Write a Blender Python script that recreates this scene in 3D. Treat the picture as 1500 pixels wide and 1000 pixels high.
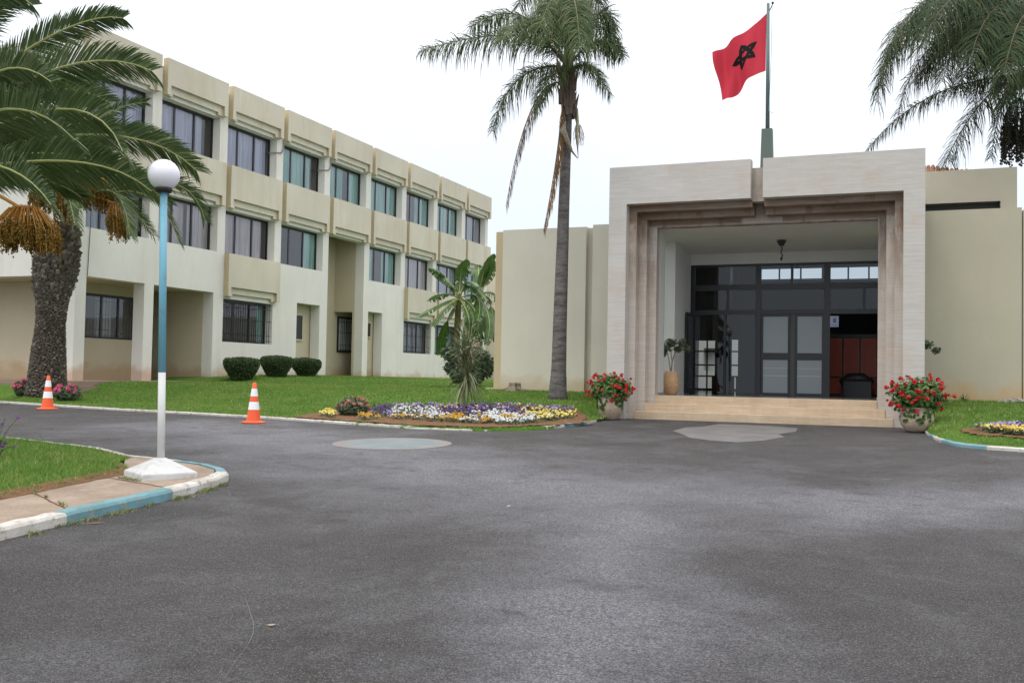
import bpy, bmesh, math, random
import numpy as np
from mathutils import Vector, Matrix, noise
random.seed(7); rng = np.random.default_rng(7)
for o in list(bpy.data.objects): bpy.data.objects.remove(o)
scene = bpy.context.scene; COL = scene.collection
rad = math.radians
# ------------------------------------------------------------------ camera
YAW, PITCH, ROLL, FPX = -.3867, .0351, .0186, 1466.9
cam_d = bpy.data.cameras.new('camera'); cam = bpy.data.objects.new('camera', cam_d); COL.objects.link(cam)
fw = Vector((math.sin(YAW)*math.cos(PITCH), math.cos(YAW)*math.cos(PITCH), math.sin(PITCH)))
r0 = Vector((math.cos(YAW), -math.sin(YAW), 0)); u0 = r0.cross(fw)
cr = r0*math.cos(ROLL)+u0*math.sin(ROLL); cu = u0*math.cos(ROLL)-r0*math.sin(ROLL)
EYE = Vector((0, 0, 1.0))
m = Matrix.Identity(4)
for i in range(3): m[i][0] = cr[i]; m[i][1] = cu[i]; m[i][2] = -fw[i]; m[i][3] = EYE[i]
cam.matrix_world = m
cam_d.sensor_width = 36; cam_d.lens = 36*FPX/1500; cam_d.clip_start = .1; cam_d.clip_end = 3000
scene.camera = cam
scene.render.resolution_x = 1024; scene.render.resolution_y = 682
scene.view_settings.view_transform = 'Standard'; scene.view_settings.look = 'None'
scene.view_settings.gamma = 1; scene.view_settings.use_curve_mapping = False
scene.view_settings.exposure = 0.27
# ------------------------------------------------------------------ world + sun
w = bpy.data.worlds.new('World'); scene.world = w; w.use_nodes = True
nt = w.node_tree; nt.nodes.clear()
def N(nt, t, **k):
    n = nt.nodes.new(t)
    for a, b in k.items(): setattr(n, a, b)
    return n
sky = N(nt, 'ShaderNodeTexSky', sky_type='NISHITA'); sky.sun_disc = False
SUN_EL, SUN_AZ = rad(58), rad(200)      # azimuth clockwise from +Y
sky.sun_elevation = SUN_EL; sky.sun_rotation = SUN_AZ
bg1 = N(nt, 'ShaderNodeBackground'); bg1.inputs[1].default_value = .1
bg2 = N(nt, 'ShaderNodeBackground'); bg2.inputs[1].default_value = 1.25
tc = N(nt, 'ShaderNodeTexCoord'); sep = N(nt, 'ShaderNodeSeparateXYZ')
ns = N(nt, 'ShaderNodeTexNoise'); ns.inputs['Scale'].default_value = 2.2; ns.inputs['Detail'].default_value = 4
mp = N(nt, 'ShaderNodeMapping'); mp.inputs['Scale'].default_value = (1, 1, 3.5)
cr1 = N(nt, 'ShaderNodeValToRGB')   # overcast: zenith brighter than horizon
e = cr1.color_ramp.elements; e[0].position = 0; e[0].color = (.60, .68, .79, 1); e[1].position = .9; e[1].color = (1.65, 1.62, 1.6, 1)
x = e.new(.17); x.color = (.66, .715, .79, 1); x = e.new(.26); x.color = (.79, .825, .88, 1); x = e.new(.40); x.color = (1.02, 1.04, 1.07, 1)
ad = N(nt, 'ShaderNodeMath', operation='MULTIPLY_ADD'); ad.inputs[1].default_value = .14
sb = N(nt, 'ShaderNodeMath', operation='SUBTRACT'); sb.inputs[1].default_value = .07
L = nt.links.new
L(tc.outputs['Generated'], sep.inputs[0]); L(tc.outputs['Generated'], mp.inputs[0]); L(mp.outputs[0], ns.inputs['Vector'])
L(ns.outputs[0], ad.inputs[0]); L(sep.outputs['Z'], ad.inputs[2]); L(ad.outputs[0], sb.inputs[0]); L(sb.outputs[0], cr1.inputs[0])
L(cr1.outputs[0], bg2.inputs[0]); L(sky.outputs[0], bg1.inputs[0])
mx = N(nt, 'ShaderNodeMixShader'); mx.inputs[0].default_value = .88
L(bg1.outputs[0], mx.inputs[1]); L(bg2.outputs[0], mx.inputs[2])
wo = N(nt, 'ShaderNodeOutputWorld'); L(mx.outputs[0], wo.inputs[0])
sd = bpy.data.lights.new('sun', 'SUN'); so = bpy.data.objects.new('sun', sd); COL.objects.link(so)
sd.energy = .7; sd.angle = rad(25); sd.color = (1, .96, .9)
sv = Vector((math.sin(SUN_AZ)*math.cos(SUN_EL), math.cos(SUN_AZ)*math.cos(SUN_EL), math.sin(SUN_EL)))
so.rotation_euler = sv.to_track_quat('Z', 'Y').to_euler(); so.location = (0, -5, 30)
# ------------------------------------------------------------------ materials
def mat(name, col, rough=.8, metal=0, spec=.5):
    m = bpy.data.materials.new(name); m.use_nodes = True
    b = m.node_tree.nodes['Principled BSDF']
    b.inputs['Base Color'].default_value = (*col, 1); b.inputs['Roughness'].default_value = rough
    b.inputs['Metallic'].default_value = metal; b.inputs['Specular IOR Level'].default_value = spec
    return m
class NT:
    """small node helper on a material"""
    def __init__(s, m): s.m = m; s.nt = m.node_tree; s.b = s.nt.nodes['Principled BSDF']; s.tc = s.nt.nodes.new('ShaderNodeTexCoord')
    def n(s, t, **k): return N(s.nt, t, **k)
    def l(s, a, b): s.nt.links.new(a, b)
    def noise(s, scale, detail=4, rough=.55, sc=(1, 1, 1), coord='Object', dist=0, loc=(0, 0, 0)):
        mp = s.n('ShaderNodeMapping'); mp.inputs['Scale'].default_value = sc; mp.inputs['Location'].default_value = loc
        s.l(s.tc.outputs[coord], mp.inputs[0]); t = s.n('ShaderNodeTexNoise')
        t.inputs['Scale'].default_value = scale; t.inputs['Detail'].default_value = detail; t.inputs['Roughness'].default_value = rough
        t.inputs['Distortion'].default_value = dist
        s.l(mp.outputs[0], t.inputs['Vector']); return t.outputs[0]
    def ramp(s, f, stops):
        r = s.n('ShaderNodeValToRGB'); e = r.color_ramp.elements
        while len(e) > len(stops): e.remove(e[-1])
        while len(e) < len(stops): e.new(.5)
        for k, (p, c) in zip(e, stops):
            k.position = p; k.color = (c, c, c, 1) if isinstance(c, (int, float)) else (*c, 1)
        s.l(f, r.inputs[0]); return r.outputs[0]
    def mix(s, f, a, b, mode='MIX'):
        x = s.n('ShaderNodeMixRGB', blend_type=mode)
        for i, v in ((0, f), (1, a), (2, b)):
            if isinstance(v, (int, float)): x.inputs[i].default_value = v if i == 0 else (v, v, v, 1)
            elif isinstance(v, tuple): x.inputs[i].default_value = (*v, 1)
            else: s.l(v, x.inputs[i])
        return x.outputs[0]
    def math(s, op, a, b=None, c=None):
        x = s.n('ShaderNodeMath', operation=op)
        for i, v in enumerate((a, b, c)):
            if v is None: continue
            if isinstance(v, (int, float)): x.inputs[i].default_value = v
            else: s.l(v, x.inputs[i])
        return x.outputs[0]
    def xyz(s, coord='Object'):
        x = s.n('ShaderNodeSeparateXYZ'); s.l(s.tc.outputs[coord], x.inputs[0]); return x.outputs
    def col(s, c): s.l(c, s.b.inputs['Base Color'])
    def rough(s, c): s.l(c, s.b.inputs['Roughness'])
    def bump(s, h, strength=.3, dist=.01):
        b = s.n('ShaderNodeBump'); b.inputs['Strength'].default_value = strength; b.inputs['Distance'].default_value = dist
        s.l(h, b.inputs['Height']); s.l(b.outputs[0], s.b.inputs['Normal'])

def plaster(name, col, dirt=(.30, .22, .13), base_z=None, stain=.5, blotch=.10, orange=False, streak=.12):
    m = mat(name, col, .9, 0, .2); k = NT(m)
    n1 = k.noise(.35, 5, .6); n2 = k.noise(6, 5, .65)
    st = k.noise(1.6, 5, .7, sc=(1, 1, .12))
    c = k.mix(k.ramp(n1, [(.3, 0), (.75, 1)]), col, tuple(v*(1-blotch*1.3) for v in col))
    c = k.mix(k.math('MULTIPLY', k.ramp(n2, [(.45, 0), (.75, 1)]), .22), c, tuple(v*.84 for v in col))
    c = k.mix(k.math('MULTIPLY', k.ramp(st, [(.5, 0), (.8, 1)]), streak*2), c, tuple(a*b for a, b in zip(col, (.80, .76, .66))))
    if base_z is not None:
        z = k.xyz()['Z']
        t = k.math('SUBTRACT', z, base_z)
        wob = k.noise(1.1, 4, .6)
        t = k.math('SUBTRACT', t, k.math('MULTIPLY', k.math('SUBTRACT', wob, .4), 1.3))
        f = k.math('MULTIPLY', k.ramp(t, [(0, 1), (.38, 0)]), stain)
        c = k.mix(f, c, dirt)
    k.col(c); k.bump(k.noise(45, 4, .6), .25, .006)
    return m
M = {}
M['white_wall'] = plaster('white plaster', (.77, .75, .69), (.50, .27, .13), .66, .6, streak=.35)
M['beige'] = plaster('beige plaster', (.675, .625, .51), streak=.55, blotch=.15)
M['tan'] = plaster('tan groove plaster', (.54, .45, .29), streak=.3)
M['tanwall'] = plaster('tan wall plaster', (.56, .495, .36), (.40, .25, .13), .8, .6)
M['wing'] = plaster('wing plaster', (.66, .625, .525), (.48, .33, .17), .62, .55, .12)
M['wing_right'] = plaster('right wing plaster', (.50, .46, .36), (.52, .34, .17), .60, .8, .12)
M['white_in'] = plaster('white interior paint', (.66, .66, .63))
M['conc'] = plaster('concrete', (.30, .27, .24), (.3, .15, .08), .55, .4)
def travertine(name, base, vein, stainamt, zst=None):
    m = mat(name, base, .55, 0, .4); k = NT(m)
    v = k.noise(3.2, 8, .72, sc=(.55, .55, 7), dist=.3)
    v2 = k.noise(14, 6, .7, sc=(.35, .35, 6))
    c = k.mix(k.ramp(v, [(.35, 0), (.7, 1)]), base, vein)
    c = k.mix(k.math('MULTIPLY', k.ramp(v2, [(.6, 0), (.72, 1)]), .45), c, tuple(x*.62 for x in vein))
    big = k.noise(1.3, 5, .7, loc=(3, 1, 7))
    c = k.mix(k.math('MULTIPLY', k.ramp(big, [(.5, 0), (.72, 1)]), .55), c, (.52, .40, .30))
    # slab-to-slab tone
    sx = k.xyz(); zz = k.math('FLOOR', k.math('DIVIDE', sx['Z'], .46)); xx = k.math('FLOOR', k.math('DIVIDE', k.math('ADD', sx['X'], k.math('MULTIPLY', zz, .37)), .98))
    cb = k.n('ShaderNodeCombineXYZ'); k.l(xx, cb.inputs[0]); k.l(zz, cb.inputs[1]); wn = k.n('ShaderNodeTexWhiteNoise'); k.l(cb.outputs[0], wn.inputs['Vector'])
    c = k.mix(k.math('MULTIPLY', wn.outputs['Value'], .30), c, k.mix(1.0, c, (.80, .76, .70), 'MULTIPLY'))
    fr = k.math('FRACT', k.math('DIVIDE', sx['Z'], .46)); j = k.math('LESS_THAN', fr, .014)
    c = k.mix(k.math('MULTIPLY', j, .30), c, (.30, .25, .2))
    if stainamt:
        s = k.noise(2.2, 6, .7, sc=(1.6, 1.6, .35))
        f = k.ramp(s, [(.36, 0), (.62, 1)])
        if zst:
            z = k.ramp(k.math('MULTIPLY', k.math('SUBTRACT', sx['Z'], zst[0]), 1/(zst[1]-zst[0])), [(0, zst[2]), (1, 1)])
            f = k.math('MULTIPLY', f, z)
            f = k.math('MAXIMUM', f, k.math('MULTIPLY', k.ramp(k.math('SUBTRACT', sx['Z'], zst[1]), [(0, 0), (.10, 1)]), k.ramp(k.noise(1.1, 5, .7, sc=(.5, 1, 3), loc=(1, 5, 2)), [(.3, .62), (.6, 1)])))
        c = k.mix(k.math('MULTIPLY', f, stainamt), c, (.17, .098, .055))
    k.col(c); k.bump(v2, .25, .006); return m
M['trav'] = travertine('travertine cladding', (.56, .54, .51), (.47, .435, .40), 0)
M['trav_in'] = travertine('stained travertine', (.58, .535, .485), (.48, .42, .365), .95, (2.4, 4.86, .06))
M['notch'] = travertine('notch travertine', (.50, .45, .40), (.42, .36, .31), .55)
M['step'] = travertine('step stone', (.62, .50, .36), (.50, .37, .24), .18)
def asphalt():
    m = mat('asphalt', (.07, .068, .07), .6, 0, .3); k = NT(m)
    fine = k.noise(60, 4, .8); fine2 = k.noise(110, 2, .6)
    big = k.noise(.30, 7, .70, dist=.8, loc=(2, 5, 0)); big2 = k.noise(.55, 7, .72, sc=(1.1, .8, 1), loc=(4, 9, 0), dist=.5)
    blot = k.noise(1.3, 7, .8, sc=(.9, 1.1, 1), loc=(8, 2, 0))
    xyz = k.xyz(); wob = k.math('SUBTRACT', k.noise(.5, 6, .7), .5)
    def band(x0, y0, x1, y1, w_):          # pale dry strip between two points, road sheen painted into its colour
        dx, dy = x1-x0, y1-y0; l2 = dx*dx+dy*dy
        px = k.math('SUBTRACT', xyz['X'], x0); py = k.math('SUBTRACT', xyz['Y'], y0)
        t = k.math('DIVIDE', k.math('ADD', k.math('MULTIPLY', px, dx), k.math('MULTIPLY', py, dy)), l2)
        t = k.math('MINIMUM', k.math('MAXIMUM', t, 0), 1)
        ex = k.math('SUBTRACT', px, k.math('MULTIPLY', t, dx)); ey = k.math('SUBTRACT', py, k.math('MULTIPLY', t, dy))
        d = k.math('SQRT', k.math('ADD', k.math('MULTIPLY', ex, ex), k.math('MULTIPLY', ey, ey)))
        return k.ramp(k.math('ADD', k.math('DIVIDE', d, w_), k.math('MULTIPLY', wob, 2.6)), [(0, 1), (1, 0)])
    sheen = k.math('MAXIMUM', k.math('MAXIMUM', band(-1.45, 4.2, -3.0, 11.0, 1.25), band(-3.0, 11.0, 2.5, 13.5, 2.4)), band(-3.0, 11.0, -14, 17, 3.2))
    grit = k.noise(34, 5, .85); grit2 = k.noise(75, 3, .8, loc=(3, 3, 3))
    sheen = k.math('MULTIPLY', sheen, k.ramp(k.math('ADD', k.noise(1.1, 7, .75, loc=(5, 1, 0)), k.math('MULTIPLY', k.math('SUBTRACT', grit, .5), .35)), [(.20, .62), (.58, 1)]))
    c = k.mix(k.ramp(big, [(.38, 0), (.62, 1)]), (.052, .049, .051), (.080, .076, .079))
    c = k.mix(k.math('MULTIPLY', sheen, .95), c, (.205, .206, .232))
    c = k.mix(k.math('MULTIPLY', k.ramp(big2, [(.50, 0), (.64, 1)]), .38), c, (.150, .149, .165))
    db = k.math('ADD', blot, k.math('MULTIPLY', k.math('SUBTRACT', grit, .5), .45))
    c = k.mix(k.math('MULTIPLY', k.ramp(db, [(.56, 0), (.64, 1)]), .60), c, (.026, .023, .021))
    c = k.mix(k.ramp(grit2, [(.42, 0), (.58, 1)]), k.mix(1.0, c, .42, 'MULTIPLY'), k.mix(1.0, c, 1.50, 'MULTIPLY'))
    c = k.mix(k.ramp(grit, [(.42, 0), (.56, 1)]), k.mix(1.0, c, .55, 'MULTIPLY'), k.mix(1.0, c, 1.20, 'MULTIPLY'))
    c = k.mix(k.math('MULTIPLY', k.ramp(fine2, [(.61, 0), (.65, 1)]), .85), c, (.33, .30, .27))
    sp = k.n('ShaderNodeTexVoronoi'); sp.inputs['Scale'].default_value = 13; k.l(k.tc.outputs['Object'], sp.inputs['Vector'])
    spk = k.math('LESS_THAN', sp.outputs['Distance'], k.math('MULTIPLY', k.ramp(k.noise(3, 3, .8), [(.45, 0), (.75, 1)]), .11))
    c = k.mix(k.math('MULTIPLY', spk, .7), c, (.38, .33, .28))
    k.col(c); k.rough(k.ramp(big2, [(.3, .72), (.7, .55)])); k.bump(grit, 1.0, .03); return m
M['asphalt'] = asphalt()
def soil():
    m = mat('red soil', (.20, .095, .05), .95, 0, .1); k = NT(m); n1 = k.noise(7, 6, .7); n2 = k.noise(40, 4, .7)
    c = k.mix(k.ramp(n1, [(.3, 0), (.7, 1)]), (.17, .085, .045), (.30, .17, .10)); c = k.mix(k.ramp(n2, [(.45, 0), (.65, 1)]), c, (.10, .06, .035))
    k.col(c); k.bump(n2, .8, .03); return m
M['soil'] = soil()
def turf():
    m = mat('turf', (.06, .13, .02), .95, 0, .1); k = NT(m); n1 = k.noise(.5, 5, .6); n2 = k.noise(30, 5, .75); n3 = k.noise(4, 5, .7)
    c = k.mix(k.ramp(n1, [(.3, 0), (.7, 1)]), (.10, .23, .035), (.17, .30, .05))
    c = k.mix(k.math('MULTIPLY', k.ramp(n3, [(.5, 0), (.75, 1)]), .5), c, (.16, .17, .05))
    c = k.mix(k.ramp(n2, [(.4, 0), (.62, 1)]), k.mix(1.0, c, .45, 'MULTIPLY'), c)
    k.col(c); k.bump(n2, 1.0, .04); return m
M['turf'] = turf()
def bark(name, c1, c2, sc=(1, 1, 6), scale=3):
    m = mat(name, c1, .95, 0, .1); k = NT(m); n1 = k.noise(scale, 6, .7, sc=sc); n2 = k.noise(20, 4, .7)
    c = k.mix(k.ramp(n1, [(.35, 0), (.65, 1)]), c1, c2); c = k.mix(k.math('MULTIPLY', k.ramp(n2, [(.5, 0), (.7, 1)]), .5), c, tuple(v*.5 for v in c1))
    k.col(c); k.bump(n1, .5, .03); return m
def foliage(name, c1, c2, rough=.5, trans=.25, scale=3.0, tip=None, spec=.4):
    m = mat(name, c1, rough, 0, spec); k = NT(m); n = k.noise(scale, 3, .6, coord='Object'); gi = k.n('ShaderNodeNewGeometry')
    f = k.math('ADD', k.math('MULTIPLY', k.ramp(n, [(.3, 0), (.7, 1)]), .55), k.math('MULTIPLY', gi.outputs['Random Per Island'], .45))
    c = k.mix(f, c1, c2)
    if tip: c = k.mix(k.math('MULTIPLY', k.math('GREATER_THAN', gi.outputs['Random Per Island'], .9), .7), c, tip)
    k.col(c)
    if trans:
        t = k.n('ShaderNodeBsdfTranslucent'); k.l(c, t.inputs[0]); mx = k.n('ShaderNodeMixShader'); mx.inputs[0].default_value = trans
        out = k.nt.nodes['Material Output']; k.l(k.b.outputs[0], mx.inputs[1]); k.l(t.outputs[0], mx.inputs[2]); k.l(mx.outputs[0], out.inputs[0])
    return m
def grass_mat():
    m = mat('grass blades', (.1, .25, .03), .75, 0, .15); k = NT(m); gi = k.n('ShaderNodeNewGeometry'); r = gi.outputs['Random Per Island']
    n1 = k.noise(.45, 5, .65); n2 = k.noise(2.6, 4, .7)
    c = k.mix(k.math('ADD', k.math('MULTIPLY', r, .5), k.math('MULTIPLY', k.ramp(n2, [(.35, 0), (.65, 1)]), .5)), (.088, .205, .034), (.215, .33, .075))
    dry = k.math('MULTIPLY', k.ramp(n1, [(.46, 0), (.66, 1)]), k.ramp(r, [(.2, .25), (.8, 1)]))
    c = k.mix(k.math('MULTIPLY', dry, .75), c, (.36, .37, .12)); c = k.mix(k.math('GREATER_THAN', r, .955), c, (.45, .42, .20))
    k.col(c); t = k.n('ShaderNodeBsdfTranslucent'); k.l(c, t.inputs[0]); mx = k.n('ShaderNodeMixShader'); mx.inputs[0].default_value = .3
    k.l(k.b.outputs[0], mx.inputs[1]); k.l(t.outputs[0], mx.inputs[2]); k.l(mx.outputs[0], k.nt.nodes['Material Output'].inputs[0]); return m
M['grass'] = grass_mat(); M['weed'] = foliage('weeds', (.10, .15, .04), (.27, .27, .11), .8, .2, 3, (.42, .36, .22))
M['palm'] = foliage('date palm leaflets', (.038, .070, .024), (.135, .190, .070), .5, .18, .8, (.22, .24, .11), spec=.3)
M['queen'] = foliage('feathery palm leaflets', (.030, .058, .022), (.12, .17, .065), .6, .22, .8, (.22, .19, .09), spec=.2)
M['rachis'] = mat('rachis', (.34, .36, .13), .6)
M['rachis_brown'] = mat('brown rachis', (.16, .11, .07), .8)
M['dead'] = foliage('dead frond', (.20, .12, .06), (.34, .21, .11), .9, .15, 2)
M['grey_dead'] = foliage('grey dead frond', (.14, .11, .09), (.24, .19, .15), .9, .15, 2)
M['fruit_or'] = foliage('fruit strands orange', (.38, .16, .02), (.54, .28, .05), .6, 0)
M['fruit_dk'] = foliage('date berries', (.06, .045, .012), (.26, .15, .02), .6, 0, 2, (.55, .25, .03), spec=.2)
M['fruit_bk'] = foliage('black berries', (.018, .02, .012), (.05, .05, .03), .5, 0, 2)
M['topiary'] = foliage('topiary leaves', (.026, .058, .016), (.085, .14, .038), .5, .1, 2, (.16, .21, .07))
M['topcore'] = mat('bush core', (.012, .022, .008), .9)
M['ger_leaf'] = foliage('geranium leaves', (.045, .11, .025), (.13, .24, .06), .6, .2, 3)
M['ger_red'] = foliage('geranium petals', (.42, .008, .012), (.75, .03, .03), .5, .15, 5)
M['banana'] = foliage('banana leaf', (.035, .085, .022), (.11, .20, .05), .4, .25, 1.5)
M['banana_stem'] = bark('banana stem', (.11, .12, .045), (.22, .19, .09), (3, 3, .5), 2)
M['dracaena'] = foliage('strap leaves', (.10, .14, .06), (.24, .27, .14), .5, .2, 2, (.42, .38, .24))
M['shrub'] = foliage('shrub leaves', (.05, .085, .04), (.13, .17, .10), .6, .2, 2)
M['pink'] = foliage('pink petals', (.62, .07, .20), (.75, .22, .32), .6, .2, 3)
M['salmon'] = foliage('salmon petals', (.60, .20, .16), (.70, .35, .28), .6, .2, 3)
M['violet'] = foliage('violet petals', (.22, .03, .30), (.35, .08, .45), .6, .2, 3)
M['p_white'] = foliage('white pansy', (.48, .52, .52), (.72, .72, .68), .6, .1)
M['p_yellow'] = foliage('yellow pansy', (.60, .46, .04), (.72, .62, .20), .6, .1)
M['p_orange'] = foliage('orange pansy', (.42, .19, .02), (.60, .36, .03), .6, .1)
M['p_purple'] = foliage('purple pansy', (.035, .012, .06), (.10, .05, .20), .6, .1)
M['p_lilac'] = foliage('lilac pansy', (.22, .15, .42), (.42, .33, .55), .6, .1)
M['trunk_grey'] = bark('grey ringed trunk', (.085, .078, .074), (.215, .20, .19), (1.5, 1.5, 7), 1.3)
M['boot'] = foliage('leaf boots', (.060, .047, .036), (.22, .19, .155), .95, 0, 3, (.36, .31, .25))
M['boot_core'] = bark('boot core', (.05, .035, .025), (.09, .07, .05))
M['crownshaft'] = bark('leaf base sheath', (.10, .13, .05), (.20, .22, .10), (3, 3, .4), 2)
M['fibre'] = bark('old leaf sheath', (.13, .10, .08), (.26, .20, .17), (3, 3, .6), 2)
M['spathe'] = bark('spathe', (.30, .25, .20), (.42, .38, .28), (1, 1, 3), 2)
M['spathe_pale'] = bark('pale spathe', (.48, .44, .28), (.58, .54, .38), (1, 1, 3), 2)
M['black'] = mat('black aluminium', (.012, .013, .015), .35, 0, .5)
M['bars'] = mat('iron bars', (.035, .03, .028), .6)
def chipped(name, c, under=(.25, .20, .16), grime=(.62, .55, .46)):
    m = mat(name, c, .8, 0, .2); k = NT(m); n = k.noise(7, 7, .8); n2 = k.noise(2.2, 5, .7); n3 = k.noise(30, 4, .8)
    q = k.mix(k.math('MULTIPLY', k.ramp(n2, [(.35, 0), (.7, 1)]), .8), c, tuple(a*b for a, b in zip(c, grime)))
    q = k.mix(k.math('MULTIPLY', k.ramp(n, [(.54, 0), (.60, 1)]), .85), q, under); q = k.mix(k.math('MULTIPLY', k.ramp(n3, [(.55, 0), (.66, 1)]), .45), q, under)
    k.col(q); k.bump(n3, .5, .01); return m
def rust_paint(name, c, rust=(.20, .09, .05), amt=.5):
    m = mat(name, c, .5); k = NT(m); n = k.noise(6, 6, .7, sc=(1, 1, .5)); k.col(k.mix(k.math('MULTIPLY', k.ramp(n, [(.55, 0), (.68, 1)]), amt), c, rust)); return m
M['blue_paint'] = rust_paint('blue lamp post paint', (.155, .40, .52), (.16, .22, .24), .5)
M['white_paint'] = rust_paint('white post paint', (.62, .63, .62), (.35, .32, .28), .5)
M['conc_white'] = chipped('white painted concrete', (.62, .63, .64), (.46, .43, .40), (.80, .78, .74))
M['green_paint'] = rust_paint('green steel paint', (.09, .125, .10), (.17, .07, .05), .8)
M['pole_paint'] = rust_paint('flagpole paint', (.10, .16, .15), (.22, .13, .10), .6)
M['globe'] = mat('opal globe', (.80, .80, .86), .22, 0, .5)
M['globe'].node_tree.nodes['Principled BSDF'].inputs['Subsurface Weight'].default_value = .3
M['orange'] = mat('cone orange', (.86, .115, .03), .45); M['cone_white'] = mat('cone sleeve', (.86, .88, .88), .4)
M['kerb_w'] = chipped('white kerb paint', (.60, .59, .56))
M['kerb_b'] = chipped('blue kerb paint', (.17, .35, .41), (.28, .27, .25))
M['terracotta'] = bark('weathered terracotta', (.36, .27, .20), (.50, .41, .33), (1, 1, 2), 1.5)
M['terra_or'] = bark('orange terracotta', (.46, .26, .14), (.58, .38, .23), (1, 1, 2), 1.5)
M['tile'] = foliage('roof tile', (.50, .18, .085), (.66, .33, .18), .8, 0, 2)
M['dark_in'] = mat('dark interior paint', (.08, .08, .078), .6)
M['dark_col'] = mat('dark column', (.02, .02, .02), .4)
M['red'] = mat('red panel', (.88, .13, .05), .4)
M['floor_in'] = mat('polished floor', (.34, .33, .31), .12, 0, .5)
M['frost'] = mat('frosted door film', (.29, .325, .34), .35, 0, .5)
M['white_out'] = mat('courtyard wall paint', (.58, .58, .55), .8)
M['socket'] = mat('lamp socket', (.02, .018, .015), .6)
M['paper'] = mat('paper notice', (.42, .46, .62), .6); M['ink'] = mat('notice ink', (.12, .16, .34), .6)
M['stone'] = bark('grey stone', (.25, .24, .22), (.38, .36, .33)); M['wood_old'] = bark('old stump', (.20, .16, .12), (.34, .29, .22))
M['desk'] = mat('desk grey', (.07, .07, .062), .4)
def pave():
    m = mat('paving slab', (.36, .27, .19), .85); k = NT(m); n1 = k.noise(1.2, 6, .65); n2 = k.noise(25, 5, .7)
    c = k.mix(k.ramp(n1, [(.3, 0), (.7, 1)]), (.23, .165, .115), (.35, .27, .205)); c = k.mix(k.math('MULTIPLY', k.ramp(n2, [(.48, 0), (.66, 1)]), .55), c, (.15, .115, .085)); c = k.mix(k.math('MULTIPLY', k.ramp(k.noise(.9, 6, .8, loc=(2, 2, 2)), [(.5, 0), (.62, 1)]), .5), c, (.40, .33, .27))
    k.col(c); k.bump(n2, .4, .01); return m
M['pave'] = pave()
def disc_mat(name, a, b):
    m = mat(name, a, .6); k = NT(m); n1 = k.noise(2, 6, .7); n2 = k.noise(70, 4, .75); c = k.mix(k.ramp(n1, [(.35, 0), (.65, 1)]), a, b)
    c = k.mix(k.math('MULTIPLY', k.ramp(n2, [(.42, 0), (.66, 1)]), .5), c, (.10, .10, .10)); k.col(c); return m
M['disc'] = disc_mat('worn blue paint', (.13, .185, .205), (.215, .245, .25)); M['disc_rim'] = disc_mat('worn pink paint', (.25, .21, .195), (.20, .185, .18))
M['patch'] = disc_mat('cement patch', (.215, .205, .20), (.145, .14, .138)); M['chalk'] = disc_mat('scuffed line', (.12, .10, .095), (.075, .07, .07))
def curtain_mat(name, a, b):
    m = mat(name, a, .8, 0, .2); k = NT(m); n = k.noise(3.5, 4, .6, sc=(1, 2.6, .10)); k.col(k.mix(k.ramp(n, [(.35, 0), (.65, 1)]), a, b)); return m
M['cur_lilac'] = curtain_mat('lilac curtain', (.72, .72, .84), (.46, .47, .58)); M['cur_teal'] = curtain_mat('teal curtain', (.52, .80, .70), (.24, .50, .43))
M['cur_beige'] = curtain_mat('beige curtain', (.80, .72, .71), (.46, .38, .40)); M['cur_grey'] = curtain_mat('grey curtain', (.52, .55, .58), (.30, .33, .37))
def glass(name, tint=(.85, .9, .92), refl=1.0):
    m = bpy.data.materials.new(name); m.use_nodes = True; n = m.node_tree; n.nodes.clear()
    t = N(n, 'ShaderNodeBsdfTransparent'); t.inputs[0].default_value = (*tint, 1)
    g = N(n, 'ShaderNodeBsdfGlossy'); g.inputs['Roughness'].default_value = .02
    f = N(n, 'ShaderNodeFresnel'); f.inputs[0].default_value = 1.5; q = N(n, 'ShaderNodeMath', operation='MULTIPLY'); q.inputs[1].default_value = refl
    x = N(n, 'ShaderNodeMixShader'); o = N(n, 'ShaderNodeOutputMaterial'); l = n.links.new
    l(f.outputs[0], q.inputs[0]); l(q.outputs[0], x.inputs[0]); l(t.outputs[0], x.inputs[1]); l(g.outputs[0], x.inputs[2]); l(x.outputs[0], o.inputs[0]); return m
M['glass'] = glass('window glass', (.92, .95, .98), 2.3); M['glass_dark'] = glass('tinted glass', (.52, .56, .57), 1.3)
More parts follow.
